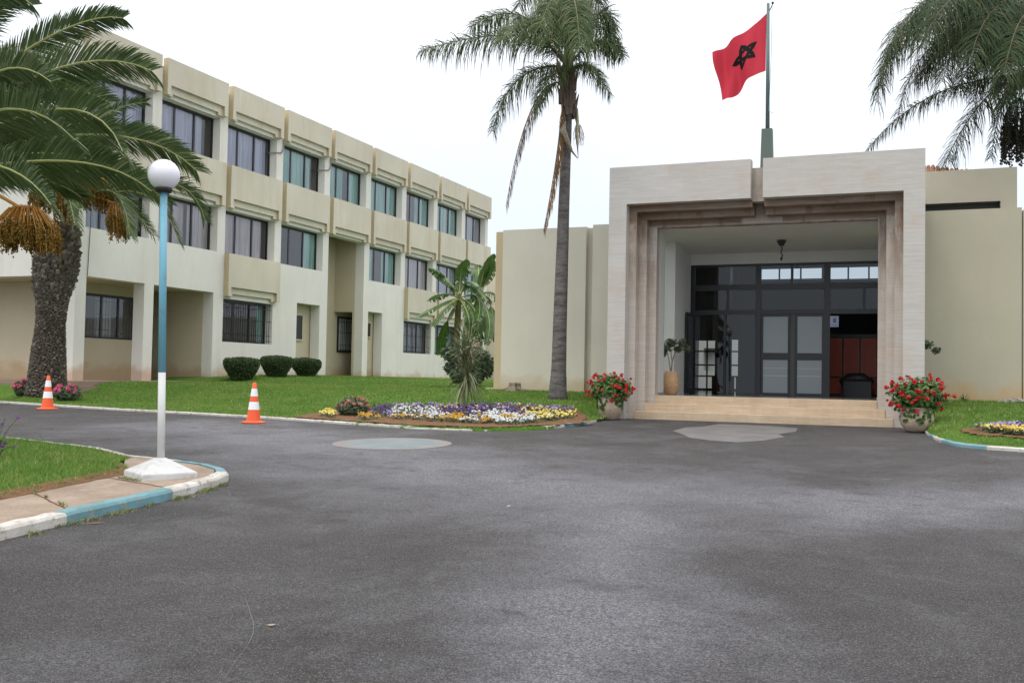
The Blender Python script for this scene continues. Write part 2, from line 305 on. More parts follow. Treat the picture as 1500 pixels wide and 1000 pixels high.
# ------------------------------------------------------------------ object helpers
def tag(o, label=None, cat=None, group=None, kind=None):
    if label: o['label'] = label
    if cat: o['category'] = cat
    if group: o['group'] = group
    if kind: o['kind'] = kind
    return o
def empty(name, loc=(0, 0, 0), label=None, cat=None, group=None):
    o = bpy.data.objects.new(name, None); COL.objects.link(o); o.location = loc; o.empty_display_size = .2
    return tag(o, label, cat, group)
class MB:
    def __init__(s): s.v = []; s.f = []; s.mi = []
    def add(s, vs, fs, mi=0):
        b = len(s.v); s.v += [tuple(p) for p in vs]; s.f += [tuple(i+b for i in f) for f in fs]; s.mi += [mi]*len(fs); return s
    def box(s, x0, x1, y0, y1, z0, z1, mi=0):
        return s.add([(x0, y0, z0), (x1, y0, z0), (x1, y1, z0), (x0, y1, z0), (x0, y0, z1), (x1, y0, z1), (x1, y1, z1), (x0, y1, z1)],
                     [(0, 3, 2, 1), (4, 5, 6, 7), (0, 1, 5, 4), (1, 2, 6, 5), (2, 3, 7, 6), (3, 0, 4, 7)], mi)
    def tube(s, pts, rs, n=8, mi=0, cap=True, sq=1):
        pts = [Vector(p) for p in pts]
        if isinstance(rs, (int, float)): rs = [rs]*len(pts)
        rings = []; up = None
        for i, p in enumerate(pts):
            t = (pts[min(i+1, len(pts)-1)]-pts[max(i-1, 0)]).normalized()
            a = t.cross(Vector((0, 0, 1)) if abs(t.z) < .95 else Vector((1, 0, 0))).normalized() if up is None else (up-t*up.dot(t)).normalized()
            up = a; b = t.cross(a)
            rings.append([p+(a*math.cos(2*math.pi*j/n)+b*math.sin(2*math.pi*j/n)*sq)*rs[i] for j in range(n)])
        vs = [q for r in rings for q in r]; fs = []
        for i in range(len(pts)-1):
            for j in range(n): fs.append((i*n+j, i*n+(j+1) % n, (i+1)*n+(j+1) % n, (i+1)*n+j))
        if cap: fs.append(tuple(range(n-1, -1, -1))); fs.append(tuple(range((len(pts)-1)*n, len(pts)*n)))
        return s.add(vs, fs, mi)
    def lathe(s, prof, n=32, c=(0, 0, 0), mi=0, wob=0):
        vs = []; fs = []
        for i, (r, z) in enumerate(prof):
            for j in range(n):
                a = 2*math.pi*j/n; rr = r*(1+wob*noise.noise(Vector((math.cos(a)*2, math.sin(a)*2, z*3))))
                vs.append((c[0]+rr*math.cos(a), c[1]+rr*math.sin(a), c[2]+z))
        for i in range(len(prof)-1):
            for j in range(n): fs.append((i*n+j, i*n+(j+1) % n, (i+1)*n+(j+1) % n, (i+1)*n+j))
        return s.add(vs, fs, mi)
    def build(s, name, mats, parent=None, smooth=False):
        me = bpy.data.meshes.new(name); me.from_pydata(s.v, [], s.f)
        for m in (mats if isinstance(mats, (list, tuple)) else [mats]): me.materials.append(m)
        me.polygons.foreach_set('material_index', s.mi)
        if smooth: me.polygons.foreach_set('use_smooth', [True]*len(s.f))
        me.update(); o = bpy.data.objects.new(name, me); COL.objects.link(o)
        if parent: o.parent = parent; o.matrix_parent_inverse = Matrix.Identity(4); o.location = -tot(parent)
        return o
def tot(p):
    v = Vector((0, 0, 0))
    while p: v += p.location; p = p.parent
    return v
def bevel(o, w=.01, seg=2):
    b = o.modifiers.new('bevel', 'BEVEL'); b.width = w; b.segments = seg; b.limit_method = 'ANGLE'; b.angle_limit = rad(40)
def wall(mb, axis, p, depth, us, vs, holes, mi=0, side_mi=None):
    """wall sheet: axis 'x' = front face at X=p facing +X going back to p-depth; axis 'y' = front at Y=p facing -Y going back to p+depth"""
    U = sorted(set([us[0], us[1]]+[min(max(q, us[0]), us[1]) for h in holes for q in h[:2]])); V = sorted(set([vs[0], vs[1]]+[min(max(q, vs[0]), vs[1]) for h in holes for q in h[2:]]))
    def solid(i, j):
        if i < 0 or j < 0 or i >= len(U)-1 or j >= len(V)-1: return False
        u = (U[i]+U[i+1])/2; v = (V[j]+V[j+1])/2
        return not any(h[0] < u < h[1] and h[2] < v < h[3] for h in holes)
    def P(u, v, d): return (p-d, u, v) if axis == 'x' else (u, p+d, v)
    flip = axis == 'y'
    def q(a, b, c, d, mi):
        mb.add([a, b, c, d], [(0, 1, 2, 3)], mi)
    for i in range(len(U)-1):
        for j in range(len(V)-1):
            if not solid(i, j): continue
            a, b, c, d = U[i], U[i+1], V[j], V[j+1]
            q(P(a, c, 0), P(b, c, 0), P(b, d, 0), P(a, d, 0), mi); q(P(b, c, depth), P(a, c, depth), P(a, d, depth), P(b, d, depth), mi)
            sm = mi if side_mi is None else side_mi
            if not solid(i-1, j): q(P(a, c, depth), P(a, c, 0), P(a, d, 0), P(a, d, depth), sm)
            if not solid(i+1, j): q(P(b, c, 0), P(b, c, depth), P(b, d, depth), P(b, d, 0), mi)
            if not solid(i, j-1): q(P(a, c, depth), P(b, c, depth), P(b, c, 0), P(a, c, 0), mi)
            if not solid(i, j+1): q(P(a, d, 0), P(b, d, 0), P(b, d, depth), P(a, d, depth), mi)
def ray(px, py): return fw+cr*((px-750)/FPX)-cu*((py-500)/FPX)
def vp(px, py, D): return EYE+ray(px, py)*D
def onY(px, py, Y): d = ray(px, py); return EYE+d*(Y/d.y)
def onX(px, py, X): d = ray(px, py); return EYE+d*(X/d.x)
# ------------------------------------------------------------------ ground shape
def g(y): return -.65+.0268*min(y, 24.3) if y < 24.3 else .001
KX = [-60, -40, -25.31, -19.72, -16.53, -14.19, -11.97, -9.99, -8.49, -7.73, -7.25, -7.09]
KY = [24.5, 23.3, 21.9, 20.75, 20.34, 19.92, 19.37, 18.87, 19.0, 19.46, 20.3, 21.6]
def kerby(x): return float(np.interp(x, KX, KY))
CP = [(X, kerby(X), g(kerby(X))+.05) for X in np.linspace(-45, -7.2, 34)]+[(-7.1, 22.6, .03), (-7.2, 24, .08)]
CP += [(X, Y, .58) for X, Y in [(-25.1, 26.5), (-25.1, 29), (-25.1, 31), (-27, 24.4), (-31, 24.4), (-36, 24.6), (-42, 24.8)]]
CP += [(-26.16, Y, .80 if Y < 36 else .875) for Y in (33.2, 34.5, 36, 38, 40, 42, 44, 47, 50)]+[(-26.16, Y, .83) for Y in (52, 55, 59)]
CP += [(X, 27.5, .60) for X in (-11.9, -11, -10, -9)]+[(-8, 27.5, .5), (-7.4, 26, .3), (-8.95, 25.2, .415), (-12, 33, .65), (-14, 44, .75), (-18, 44, .78), (-24.86, 23.1, .2), (-13, 27.5, .56)]
CPa = np.array(CP)
def lz(x, y):
    d = (CPa[:, 0]-x)**2+(CPa[:, 1]-y)**2+.02; wt = 1/d**1.6
    return float((wt*CPa[:, 2]).sum()/wt.sum())
def lawn_hit(px, py):
    d = ray(px, py); t = 12/d.y; 
    for _ in range(900):
        p = EYE+d*t
        if p.y > 18.5 and p.z <= lz(p.x, p.y): return p
        t += .03
    return p
# road / ground sheet
mb = MB(); ys = [-80, -30, -10, 0, 5, 10, 15, 20, 24.3, 40, 90, 400, 1500]; xs = [-1500, -300, -60, -30, -15, 0, 15, 60, 300, 1500]
vs = [(x, y, -.65+.0268*min(y, 24.3) if y > -80 else -.65-.0268*80) for y in ys for x in xs]; nx = len(xs)
mb.add(vs, [(j*nx+i, j*nx+i+1, (j+1)*nx+i+1, (j+1)*nx+i) for j in range(len(ys)-1) for i in range(nx-1)])
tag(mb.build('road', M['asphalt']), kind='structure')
# painted / worn marks on the road
def flat_poly(mb, pts, off, mi=0): mb.add([(x, y, g(y)+off) for x, y in pts], [tuple(range(len(pts)))], mi)
def circ(cx, cy, rx, ry, ang=0, n=40, wob=0, sd=0):
    out = []
    for i in range(n):
        a = 2*math.pi*i/n; k = 1+wob*noise.noise(Vector((math.cos(a)*1.7+sd, math.sin(a)*1.7, sd))); x, y = rx*k*math.cos(a), ry*k*math.sin(a)
        out.append((cx+x*math.cos(ang)-y*math.sin(ang), cy+x*math.sin(ang)+y*math.cos(ang)))
    return out
mb = MB(); outer = circ(-8.67, 15.76, 1.06, 1.13, .3, wob=.03); inner = circ(-8.67, 15.76, .84, .93, .3, wob=.04, sd=2)
mb.add([(x, y, g(y)+.005) for x, y in outer]+[(x, y, g(y)+.005) for x, y in inner], [(i, (i+1) % 40, 40+(i+1) % 40, 40+i) for i in range(40)], 1)
flat_poly(mb, inner, .005, 0)
tag(mb.build('painted_disc', [M['disc'], M['disc_rim']]), 'faded blue circle with a pale rim painted on the asphalt', 'road marking')
mb = MB(); flat_poly(mb, [(p.x, p.y) for p in [EYE+ray(a, b)*((-.65-1)/(ray(a, b).z-.0268*ray(a, b).y)) for a, b in
    [(985, 631), (1004, 626), (1030, 625), (1052, 621), (1090, 622), (1130, 624), (1168, 627), (1166, 632), (1140, 636), (1150, 640), (1120, 645), (1080, 648), (1040, 645), (1010, 641), (1000, 636)]]], .004)
tag(mb.build('road_patch', M['patch']), kind='structure')
def on_road(px, py):
    d = ray(px, py); return EYE+d*((-.65-1)/(d.z-.0268*d.y))
mb = MB()
def scuff(pxs, w):
    P = [on_road(*p) for p in pxs]; Q = []
    for i in range(len(P)-1):
        for k in range(8): Q.append(P[i].lerp(P[i+1], k/8))
    Q = [q+Vector((noise.noise(q*2)*.03, noise.noise(q*2+Vector((5, 5, 5)))*.03, 0)) for q in Q]
    for i in range(len(Q)-1):
        t = (Q[i+1]-Q[i]).normalized(); s = Vector((-t.y, t.x, 0))*w*(.6+.5*noise.noise(Q[i]*5))
        mb.add([(*(Q[i]-s).xy, g(Q[i].y)+.004), (*(Q[i]+s).xy, g(Q[i].y)+.004), (*(Q[i+1]+s).xy, g(Q[i+1].y)+.004), (*(Q[i+1]-s).xy, g(Q[i+1].y)+.004)], [(0, 1, 2, 3)])
scuff([(210, 800), (236, 806), (262, 815), (287, 825), (310, 836), (329, 848), (345, 862), (357, 877), (366, 893), (370, 910), (369, 928), (363, 946), (353, 965), (341, 982), (325, 1000)], .004)
scuff([(296, 717), (320, 716), (337, 720), (335, 727), (322, 729)], .010)
scuff([(50, 645), (90, 641), (125, 641)], .03); scuff([(100, 648), (140, 648)], .03)
tag(mb.build('scuff_marks', M['chalk']), kind='structure')
# ------------------------------------------------------------------ lawn
def grid_lawn(xs, yf, ny, ytop):
    mb = MB(); vs = []
    for x in xs:
        y0 = yf(x)+.0; y1 = ytop(x)
        for j in range(ny+1):
            t = (j/ny)**1.5; y = y0+(y1-y0)*t; z = lz(x, y)+.012*noise.noise(Vector((x*1.3, y*1.3, 0)))
            vs.append((x, y, z if j else g(y0)-.04))
    n1 = ny+1
    mb.add(vs, [(i*n1+j, (i+1)*n1+j, (i+1)*n1+j+1, i*n1+j+1) for i in range(len(xs)-1) for j in range(ny)]); return mb
lx = list(np.linspace(-60, -26, 18))+list(np.linspace(-25.5, -7.12, 90))
tag(grid_lawn(lx, kerby, 60, lambda x: 62 if x < -12 else 27.8).build('lawn', M['turf'], smooth=True), kind='structure')
# right-hand lawn
RKX = [.12, .20, .35, .62, 1.1, 1.67, 4, 10, 40]; RKY = [23.0, 21.96, 20.8, 19.89, 19.5, 19.33, 19.0, 18.8, 18.8]
def rky(x): return float(np.interp(x, RKX, RKY))
def rz(x, y):
    t = min(max((y-rky(x))/(27.5-rky(x)), 0), 1); return (g(rky(x))+.04)*(1-t)+.62*t**.9
mb = MB(); vs = []; rx = list(np.linspace(.12, 2.2, 26))+[3, 4, 6, 9, 14, 20, 40]
for x in rx:
    for j in range(31):
        y = rky(x)+.05+(27.8-rky(x))*j/30; vs.append((x, y, rz(x, y)+.01*noise.noise(Vector((x*2, y*2, 0)))))
mb.add(vs, [(i*31+j, (i+1)*31+j, (i+1)*31+j+1, i*31+j+1) for i in range(len(rx)-1) for j in range(30)])
tag(mb.build('lawn', M['turf'], smooth=True), kind='structure')
# ------------------------------------------------------------------ kerbs
def kerb(name, pts, wdt, h, side, segs, zf=None, jit=0.0):
    """pts: outer polyline on the road, side=+1 puts the width to the left of travel; segs: [(fraction, material index)]"""
    P = []
    for i in range(len(pts)-1):
        a, b = Vector(pts[i]), Vector(pts[i+1]); n = max(2, int((b-a).length/.12))
        for k in range(n): P.append(a.lerp(b, k/n))
    P.append(Vector(pts[-1])); Lq = [0]
    for i in range(1, len(P)): Lq.append(Lq[-1]+(P[i]-P[i-1]).length)
    mb = MB(); vs = []
    for i, p in enumerate(P):
        t = (P[min(i+1, len(P)-1)]-P[max(i-1, 0)]).normalized(); s = Vector((-t.y, t.x))*side; z = g(p.y)
        j = jit*noise.noise(Vector((p.x*7, p.y*7, 1))); j2 = jit*noise.noise(Vector((p.x*9, p.y*9, 9)))
        c = [(0+j, -.05), (0+j, h*.7), (.02+j, h*.93), (.04+j, h+j2*.5), (wdt, h+j2*.5), (wdt, -.05)]
        vs += [(p.x+s.x*a, p.y+s.y*a, z+b) for a, b in c]
    for i in range(len(P)-1):
        u = (Lq[i]+Lq[i+1])/2/Lq[-1]; mi = 0
        for fr, k in segs:
            if u <= fr: mi = k; break
        mb.add([], []); 
        for k in range(5):
            q = (i*6+k, (i+1)*6+k, (i+1)*6+k+1, i*6+k+1); mb.f.append(q if side < 0 else q[::-1]); mb.mi.append(mi)
    mb.v = [tuple(v) for v in vs]
    return tag(mb.build(name, [M['kerb_w'], M['kerb_b']]), kind='structure')
kerb('kerb', [(-60, 24.5), (-40, 23.3), (-25.31, 21.9), (-19.72, 20.75), (-16.53, 20.34), (-14.19, 19.92), (-11.97, 19.37), (-9.99, 18.87)], .13, .055, 1, [(.965, 0), (1, 0)], jit=.02)
kerb('kerb', [(-9.99, 18.87), (-8.9, 18.9), (-8.3, 19.1)], .10, .035, 1, [(1, 0)], jit=.03)
kerb('kerb', [(-7.35, 20.1), (-7.1, 21.3), (-7.05, 22.7)], .14, .07, 1, [(.3, 0), (.75, 1), (1, 0)], jit=.02)
kerb('kerb', [(.12, 23.0), (.20, 21.96), (.35, 20.8), (.62, 19.89), (1.1, 19.5), (1.67, 19.33), (4, 19), (10, 18.8), (40, 18.8)], .14, .07, 1, [(.02, 0), (.034, 1), (.055, 0), (.09, 1), (1, 0)], jit=.02)
# ------------------------------------------------------------------ pavement island with the lamp
IK = [(-6.6, 1.0), (-7.0, 4.6), (-7.26, 6.33), (-7.42, 7.4), (-7.57, 8.74), (-7.80, 9.85), (-8.02, 10.35), (-8.35, 10.72), (-8.85, 11.02), (-9.6, 11.25), (-10.56, 11.44), (-11.8, 12.1), (-14.5, 12.8), (-20, 13.2), (-40, 14)]
kerb('kerb', IK[:7], .15, .115, 1, [(.655, 0), (.83, 1), (1, 0)], jit=.025)
kerb('kerb', IK[6:], .14, .11, 1, [(.035, 1), (.055, 1), (1, 0)], jit=.02)
inn = [(-6.8, 1.0), (-7.18, 4.6), (-7.42, 6.33), (-7.57, 7.4), (-7.72, 8.7), (-7.93, 9.7), (-8.12, 10.2), (-8.4, 10.55), (-8.9, 10.86), (-9.6, 11.1), (-10.4, 11.3)]
gr = [(-9.62, 10.25), (-9.12, 9.83), (-8.98, 9.0), (-8.85, 8.3), (-8.7, 7.56), (-8.5, 6.4), (-8.3, 5), (-7.9, 1.0)]
mb = MB(); pl = inn+[(-10.2, 10.9)]+gr; mb.add([(x, y, g(y)+.104) for x, y in pl], [tuple(range(len(pl)))])
pvo = mb.build('pavement', M['pave']); tag(pvo, kind='structure')
mb = MB()
for a, b in [((-7.57, 7.35), (-8.72, 8.0)), ((-7.78, 8.95), (-9.05, 9.35)), ((-7.35, 5.7), (-8.4, 5.9))]:
    a, b = Vector(a), Vector(b); n = 14
    for i in range(n):
        p, q = a.lerp(b, i/n), a.lerp(b, (i+1)/n); p = p+Vector((0, .02*noise.noise(Vector((p.x*6, p.y*6, 0))))); q = q+Vector((0, .02*noise.noise(Vector((q.x*6, q.y*6, 0)))))
        mb.add([(p.x, p.y-.012, g(p.y)+.108), (q.x, q.y-.012, g(q.y)+.108), (q.x, q.y+.012, g(q.y)+.108), (p.x, p.y+.012, g(p.y)+.108)], [(0, 1, 2, 3)])
tag(mb.build('pavement_joint', M['soil']), kind='structure')
ISL = [(-10.3, 11.15), (-10.2, 10.75), (-9.55, 10.28)]+gr[1:]+[(-40, 1.0), (-40, 13.8), (-20, 13.0), (-14.5, 12.6), (-11.8, 11.9)]
def inside(p, poly):
    x, y = p; c = False
    for i in range(len(poly)):
        x1, y1 = poly[i]; x2, y2 = poly[i-1]
        if (y1 > y) != (y2 > y) and x < (x2-x1)*(y-y1)/(y2-y1)+x1: c = not c
    return c
def iz(x, y):
    d = min(np.hypot(x-a, y-b) for a, b in IDENSE); return g(y)+.10+.09*min(d/.8, 1)+.02*noise.noise(Vector((x, y, 0)))
IDENSE = []
for i in range(len(ISL)):
    a, b = np.array(ISL[i-1]), np.array(ISL[i]); n = max(1, int(np.hypot(*(b-a))/.25))
    if max(abs(a[0]), abs(b[0])) > 30: continue
    for k in range(n): IDENSE.append(tuple(a+(b-a)*k/n))
bm = bmesh.new(); bvs = [bm.verts.new((x, y, 0)) for x, y in ISL]; bm.faces.new(bvs); bmesh.ops.triangulate(bm, faces=bm.faces[:])
for _ in range(4): bmesh.ops.subdivide_edges(bm, edges=[e for e in bm.edges if e.calc_length() > .5], cuts=1, use_grid_fill=False); bmesh.ops.triangulate(bm, faces=bm.faces[:])
for v in bm.verts: v.co.z = iz(v.co.x, v.co.y) if v.co.x > -25 else g(v.co.y)+.18
bmesh.ops.recalc_face_normals(bm, faces=bm.faces[:])
me = bpy.data.meshes.new('island_lawn'); bm.to_mesh(me); bm.free(); me.materials.append(M['turf']); o = bpy.data.objects.new('island_lawn', me); COL.objects.link(o); tag(o, kind='structure')
# soil strip at grass edge
mb = MB(); e = gr
for i in range(len(e)-1):
    a, b = Vector(e[i]), Vector(e[i+1]); n = 12
    for k in range(n):
        p, q = a.lerp(b, k/n), a.lerp(b, (k+1)/n); w1 = .05+.05*noise.noise(Vector((p.x*4, p.y*4, 3))); w2 = .05+.05*noise.noise(Vector((q.x*4, q.y*4, 3)))
        mb.add([(p.x+w1+.02, p.y, g(p.y)+.108), (q.x+w2+.02, q.y, g(q.y)+.108), (q.x-.15, q.y, g(q.y)+.15), (p.x-.15, p.y, g(p.y)+.15)], [(0, 1, 2, 3)])
tag(mb.build('soil_edge', M['soil']), kind='structure')
# ------------------------------------------------------------------ numpy blades
def blades(name, P, h, wd, mats, lean=.5, mi=None, two=True, seed=1):
    r = np.random.default_rng(seed); n = len(P); P = np.asarray(P, float)
    a = r.random(n)*2*np.pi; hh = h*(.5+r.random(n)*.8); dx = np.cos(a); dy = np.sin(a)
    la = r.random(n)*2*np.pi; lw = lean*hh*(.3+r.random(n))
    base = P; mid = P+np.stack([np.cos(la)*lw*.3, np.sin(la)*lw*.3, hh*.6], 1); tip = P+np.stack([np.cos(la)*lw, np.sin(la)*lw, hh], 1)
    ww = wd*(.6+.8*r.random(n)); off = np.stack([dx*ww/2, dy*ww/2, np.zeros(n)], 1)
    V = np.stack([base-off, base+off, mid+off*.7, mid-off*.7, tip], 1).reshape(-1, 3)
    F = np.array([[0, 1, 2, 3], [3, 2, 4, 4]]); 
    me = bpy.data.meshes.new(name); me.vertices.add(5*n); me.vertices.foreach_set('co', V.ravel())
    quad = (np.arange(n)[:, None]*5+np.array([0, 1, 2, 3])); tri = (np.arange(n)[:, None]*5+np.array([3, 2, 4]))
    li = np.concatenate([quad, tri], 1).ravel(); me.loops.add(len(li)); me.loops.foreach_set('vertex_index', li)
    st = (np.arange(n)[:, None]*7+np.array([0, 4])).ravel(); me.polygons.add(2*n); me.polygons.foreach_set('loop_start', st)
    for m_ in mats: me.materials.append(m_)
    if mi is not None: me.polygons.foreach_set('material_index', np.repeat(mi, 2))
    me.update(calc_edges=True); me.validate(); o = bpy.data.objects.new(name, me); COL.objects.link(o); return o
P = []
while len(P) < 46000:
    x = -8.2-random.random()**1.4*8.5; y = 5.5+random.random()*7.6
    if inside((x, y), ISL): P.append((x, y, iz(x, y)-.01))
tag(blades('grass', P, .062, .010, [M['grass']], .9), 'short green grass on the corner island beside the lamp post', 'grass', kind='stuff')
P = []
BEDS = []          # flower bed outlines are filled below
def in_bed(x, y): return any(inside((x, y), b) for b in BEDS)
bed_px = [(455, 607), (500, 598), (545, 600), (600, 595.5), (660, 594.5), (720, 595), (790, 596), (842, 600), (852, 606), (862, 612), (850, 620), (815, 628), (760, 631.5), (690, 630.5), (600, 627.5), (520, 622), (460, 617), (410, 613)]
BED = [(q.x, max(q.y, kerby(q.x)+.16)) for q in [lawn_hit(*p) for p in bed_px]]; BEDS.append(BED)
BEDR = circ(2.1, 21.35, 1.35, .85, 0, 18, .1, 3); BEDS.append(BEDR)
cnt = 0
while len(P) < 120000:
    x = -27+random.random()*20; y = 18.9+random.random()**1.5*24
    k = kerby(x)
    if y < k+.12 or (x < -26.1) or (x > -12 and y > 27.4) or (x < -25.0 and 24.3 < y < 33.1): continue
    if y > 36 and random.random() < .5: continue
    if in_bed(x, y) and random.random() < .985: continue
    if (x+8.95)**2+(y-25.2)**2 < .45 and random.random() < .8: continue
    P.append((x, y, lz(x, y)-.01))
tag(blades('grass', P, .050, .020, [M['grass']], .9, seed=2), 'mown green lawn rising from the kerb to the three-storey block', 'grass', kind='stuff')
P = []
while len(P) < 22000:
    x = .2+random.random()*3.6; y = 19.2+random.random()*8.2
    if y < rky(x)+.35 or (in_bed(x, y) and random.random() < .97) or (x < 1.0 and y < 21.6 and random.random() < .8): continue
    P.append((x, y, rz(x, y)-.01))
tag(blades('grass', P, .055, .016, [M['grass']], .9, seed=3), 'green lawn in front of the right-hand wall', 'grass', kind='stuff')
# weeds along the island kerb and in the joints
P = []
for _ in range(1500):
    i = random.choice([1, 2, 3, 3, 4, 4, 5]); a, b = Vector(IK[i]), Vector(IK[i+1]); p = a.lerp(b, random.random()); p += Vector((abs(random.gauss(0, .07))+.0, random.gauss(0, .03)))
    if noise.noise(Vector((p.x*3, p.y*3, 0))) > -.05 and i < 6: P.append((p.x+.01, p.y, g(p.y)))
for _ in range(500):
    a, b = random.choice([((-7.57, 7.35), (-8.72, 8.0)), ((-7.78, 8.95), (-9.05, 9.35))]); p = Vector(a).lerp(Vector(b), random.random()**.7)
    if noise.noise(Vector((p.x*4, p.y*4, 5))) > .05: P.append((p.x, p.y+random.gauss(0, .015), g(p.y)+.12))
tag(blades('weeds', P, .036, .009, [M['weed']], 1.6, seed=5), 'straggly weeds growing along the blue and white kerb', 'weeds', kind='stuff')
# soil of the two beds: thin mounded sheets
def bed_sheet(name, poly, zf):
    bm = bmesh.new(); x0 = min(p[0] for p in poly); x1 = max(p[0] for p in poly); y0 = min(p[1] for p in poly); y1 = max(p[1] for p in poly); st = .12
    cache = {}
    def V(i, j):
        if (i, j) not in cache: x, y = x0+i*st, y0+j*st; cache[(i, j)] = bm.verts.new((x, y, zf(x, y)+.028+.012*noise.noise(Vector((x*5, y*5, 2)))))
        return cache[(i, j)]
    for i in range(int((x1-x0)/st)+1):
        for j in range(int((y1-y0)/st)+1):
            if inside((x0+(i+.5)*st, y0+(j+.5)*st), poly): bm.faces.new([V(i, j), V(i+1, j), V(i+1, j+1), V(i, j+1)])
    me = bpy.data.meshes.new(name); bm.to_mesh(me); bm.free(); me.materials.append(M['soil']); o = bpy.data.objects.new(name, me); COL.objects.link(o); return tag(o, kind='structure')
bed_sheet('flower_bed_soil', BED, lz); bed_sheet('flower_bed_soil', BEDR, rz)
# ------------------------------------------------------------------ three-storey block (faces +X)
XB, YB, PB, WB = -25.92, 29.27, 3.841, 3.53
XW = XB-.24; YS = YB-PB; YE = YB+7*PB+WB
school = empty('school_building', (XW, YS, .6), 'long three-storey cream block with rows of black-framed windows and projecting panels', 'building')
def y0(n): return YB+n*PB
HW = []
WIN = []      # (ya, yb, za, zb, row, n)
for n in range(-1, 8):
    ya = y0(n)+(.35 if n == -1 else 0); yb = y0(n)+(3.36 if n < 7 else 3.12)
    HW.append((ya, yb, 9.4, 11.2)); WIN.append((ya, yb, 9.4, 11.2, 3, n))
    if n != 3: HW.append((ya, yb, 5.8, 7.6)); WIN.append((ya, yb, 5.8, 7.6, 2, n))
HW.append((y0(3), y0(3)+3.33, .5, 7.65))
for n in (1, 5, 6, 7):
    yb = y0(n)+(3.36 if n < 7 else 3.12); HW.append((y0(n), yb, 2.2, 3.96)); WIN.append((y0(n), yb, 2.2, 3.96, 1, n))
HW.append((y0(2)+1.35, y0(2)+3.22, .5, 4.17)); HW.append((y0(4), y0(4)+1.46, .5, 4.2))
HW.append((YS+.47, 28.65, -1, 4.14)); HW.append((29.13, 32.5, -1, 4.14))
mb = MB(); wall(mb, 'x', XW, .5, (YS, YE), (-1, 12.3), HW, 0)
# wing facing the camera, left of the corner
wall(mb, 'y', YS+.005, .5, (-48, XW-.5), (4.14, 12.3), [(-45, -42, 9.4, 11.2), (-40.5, -37.5, 9.4, 11.2), (-36, -33, 9.4, 11.2)], 0)
for (a, b, c, d) in HW:   # projecting right-hand and corner pier feet of the portico
    pass
mb.box(XW-.5, XW-.47, YS+.02, YS+.44, -1, 4.1)
wall(mb, 'y', YE-.5, .5, (-40, XW-.5), (-1, 12.3), [], 0)
school_wall = mb.build('wall', [M['white_wall']], school)
# parapet cap and roof
mb = MB(); mb.box(-48, XW-.5, YS+.51, YE-.5, 11.9, 12.1); mb.box(-48, -28.2, YS+.51, YE-.5, 8.35, 8.6); mb.box(-48, XW-.5, YS+.51, 32.8, 4.16, 4.5); mb.box(-48, -28.2, 32.8, YE-.5, 4.16, 4.5)
mb.box(-33.9, -33.6, 31.3, YE-.5, -1, 11.9)
mb.box(-48.3, -48, YS, YE, -1, 12.3)
mb.build('floor_slab', [M['tanwall']], school)
# portico / recess inner walls
mb = MB()
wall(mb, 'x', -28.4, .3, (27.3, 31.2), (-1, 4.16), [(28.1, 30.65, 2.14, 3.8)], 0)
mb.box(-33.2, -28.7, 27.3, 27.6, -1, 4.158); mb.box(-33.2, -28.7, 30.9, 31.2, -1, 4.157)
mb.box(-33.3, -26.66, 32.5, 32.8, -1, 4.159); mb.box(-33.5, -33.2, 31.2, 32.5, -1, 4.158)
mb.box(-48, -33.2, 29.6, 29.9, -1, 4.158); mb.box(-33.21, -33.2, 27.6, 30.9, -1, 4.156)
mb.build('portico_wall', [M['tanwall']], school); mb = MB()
# bay 3 recess (stair) walls
ya, yb = y0(3), y0(3)+3.33
mb.box(-28.1, -27.86, ya-.3, yb+2.3, -1, 7.9)
wall(mb, 'y', yb-.002, .25, (-27.86, -26.661), (-1, 7.9), [(-27.86, -26.78, -1, 4.15)], 0)
mb.box(-27.86, -26.661, ya-.25, ya-.002, -1, 7.9); mb.box(-27.86, -26.661, yb+2.05, yb+2.3, -1, 4.4); mb.box(-27.86, -26.661, yb+.25, yb+2.05, 4.15, 4.4)
mb.build('stair_recess_wall', [M['tanwall']], school)
mb = MB(); mb.box(-26.95, -26.70, y0(2)+1.0, y0(2)+3.5, -1, 4.4); mb.build('alcove_wall', [M['tanwall']], school); mb = MB(); mb.box(-26.92, -26.71, y0(4)+.3, y0(4)+1.9, -1, 4.5)
mb.build('alcove_wall', [M['tanwall']], school)
mb = MB(); mb.box(-27.86, -27.80, ya, ya+.55, 3.93, 4.0); mb.build('ledge', [M['beige']], school)
mb = MB(); mb.box(-48, -25.0, 24.55, 33.4, -.5, .60); mb.box(-48, -24.72, 24.25, 33.4, -.5, .44)
tag(mb.build('platform', [M['conc']]), 'low concrete platform under the ground-floor portico', 'platform')
# projecting panels
def panel(n, zb, zt, rec1, rec2, first=[]):
    mb = MB(); a = y0(n); wd = WB if n < 7 else WB
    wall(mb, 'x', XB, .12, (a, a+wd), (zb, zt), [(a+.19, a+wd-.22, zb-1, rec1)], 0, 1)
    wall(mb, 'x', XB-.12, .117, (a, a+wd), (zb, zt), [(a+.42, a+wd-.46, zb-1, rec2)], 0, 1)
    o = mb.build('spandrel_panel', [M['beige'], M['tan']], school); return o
for n in range(-1, 8): panel(n, 11.25, 12.62+.004*(n % 2), 11.63, 11.36)
for n in range(-1, 8): panel(n, 7.65, 9.38+.003*(n % 3), 8.03, 7.76)
for n in (1, 5, 6, 7): panel(n, 4.05, 5.79, 4.43, 4.16)
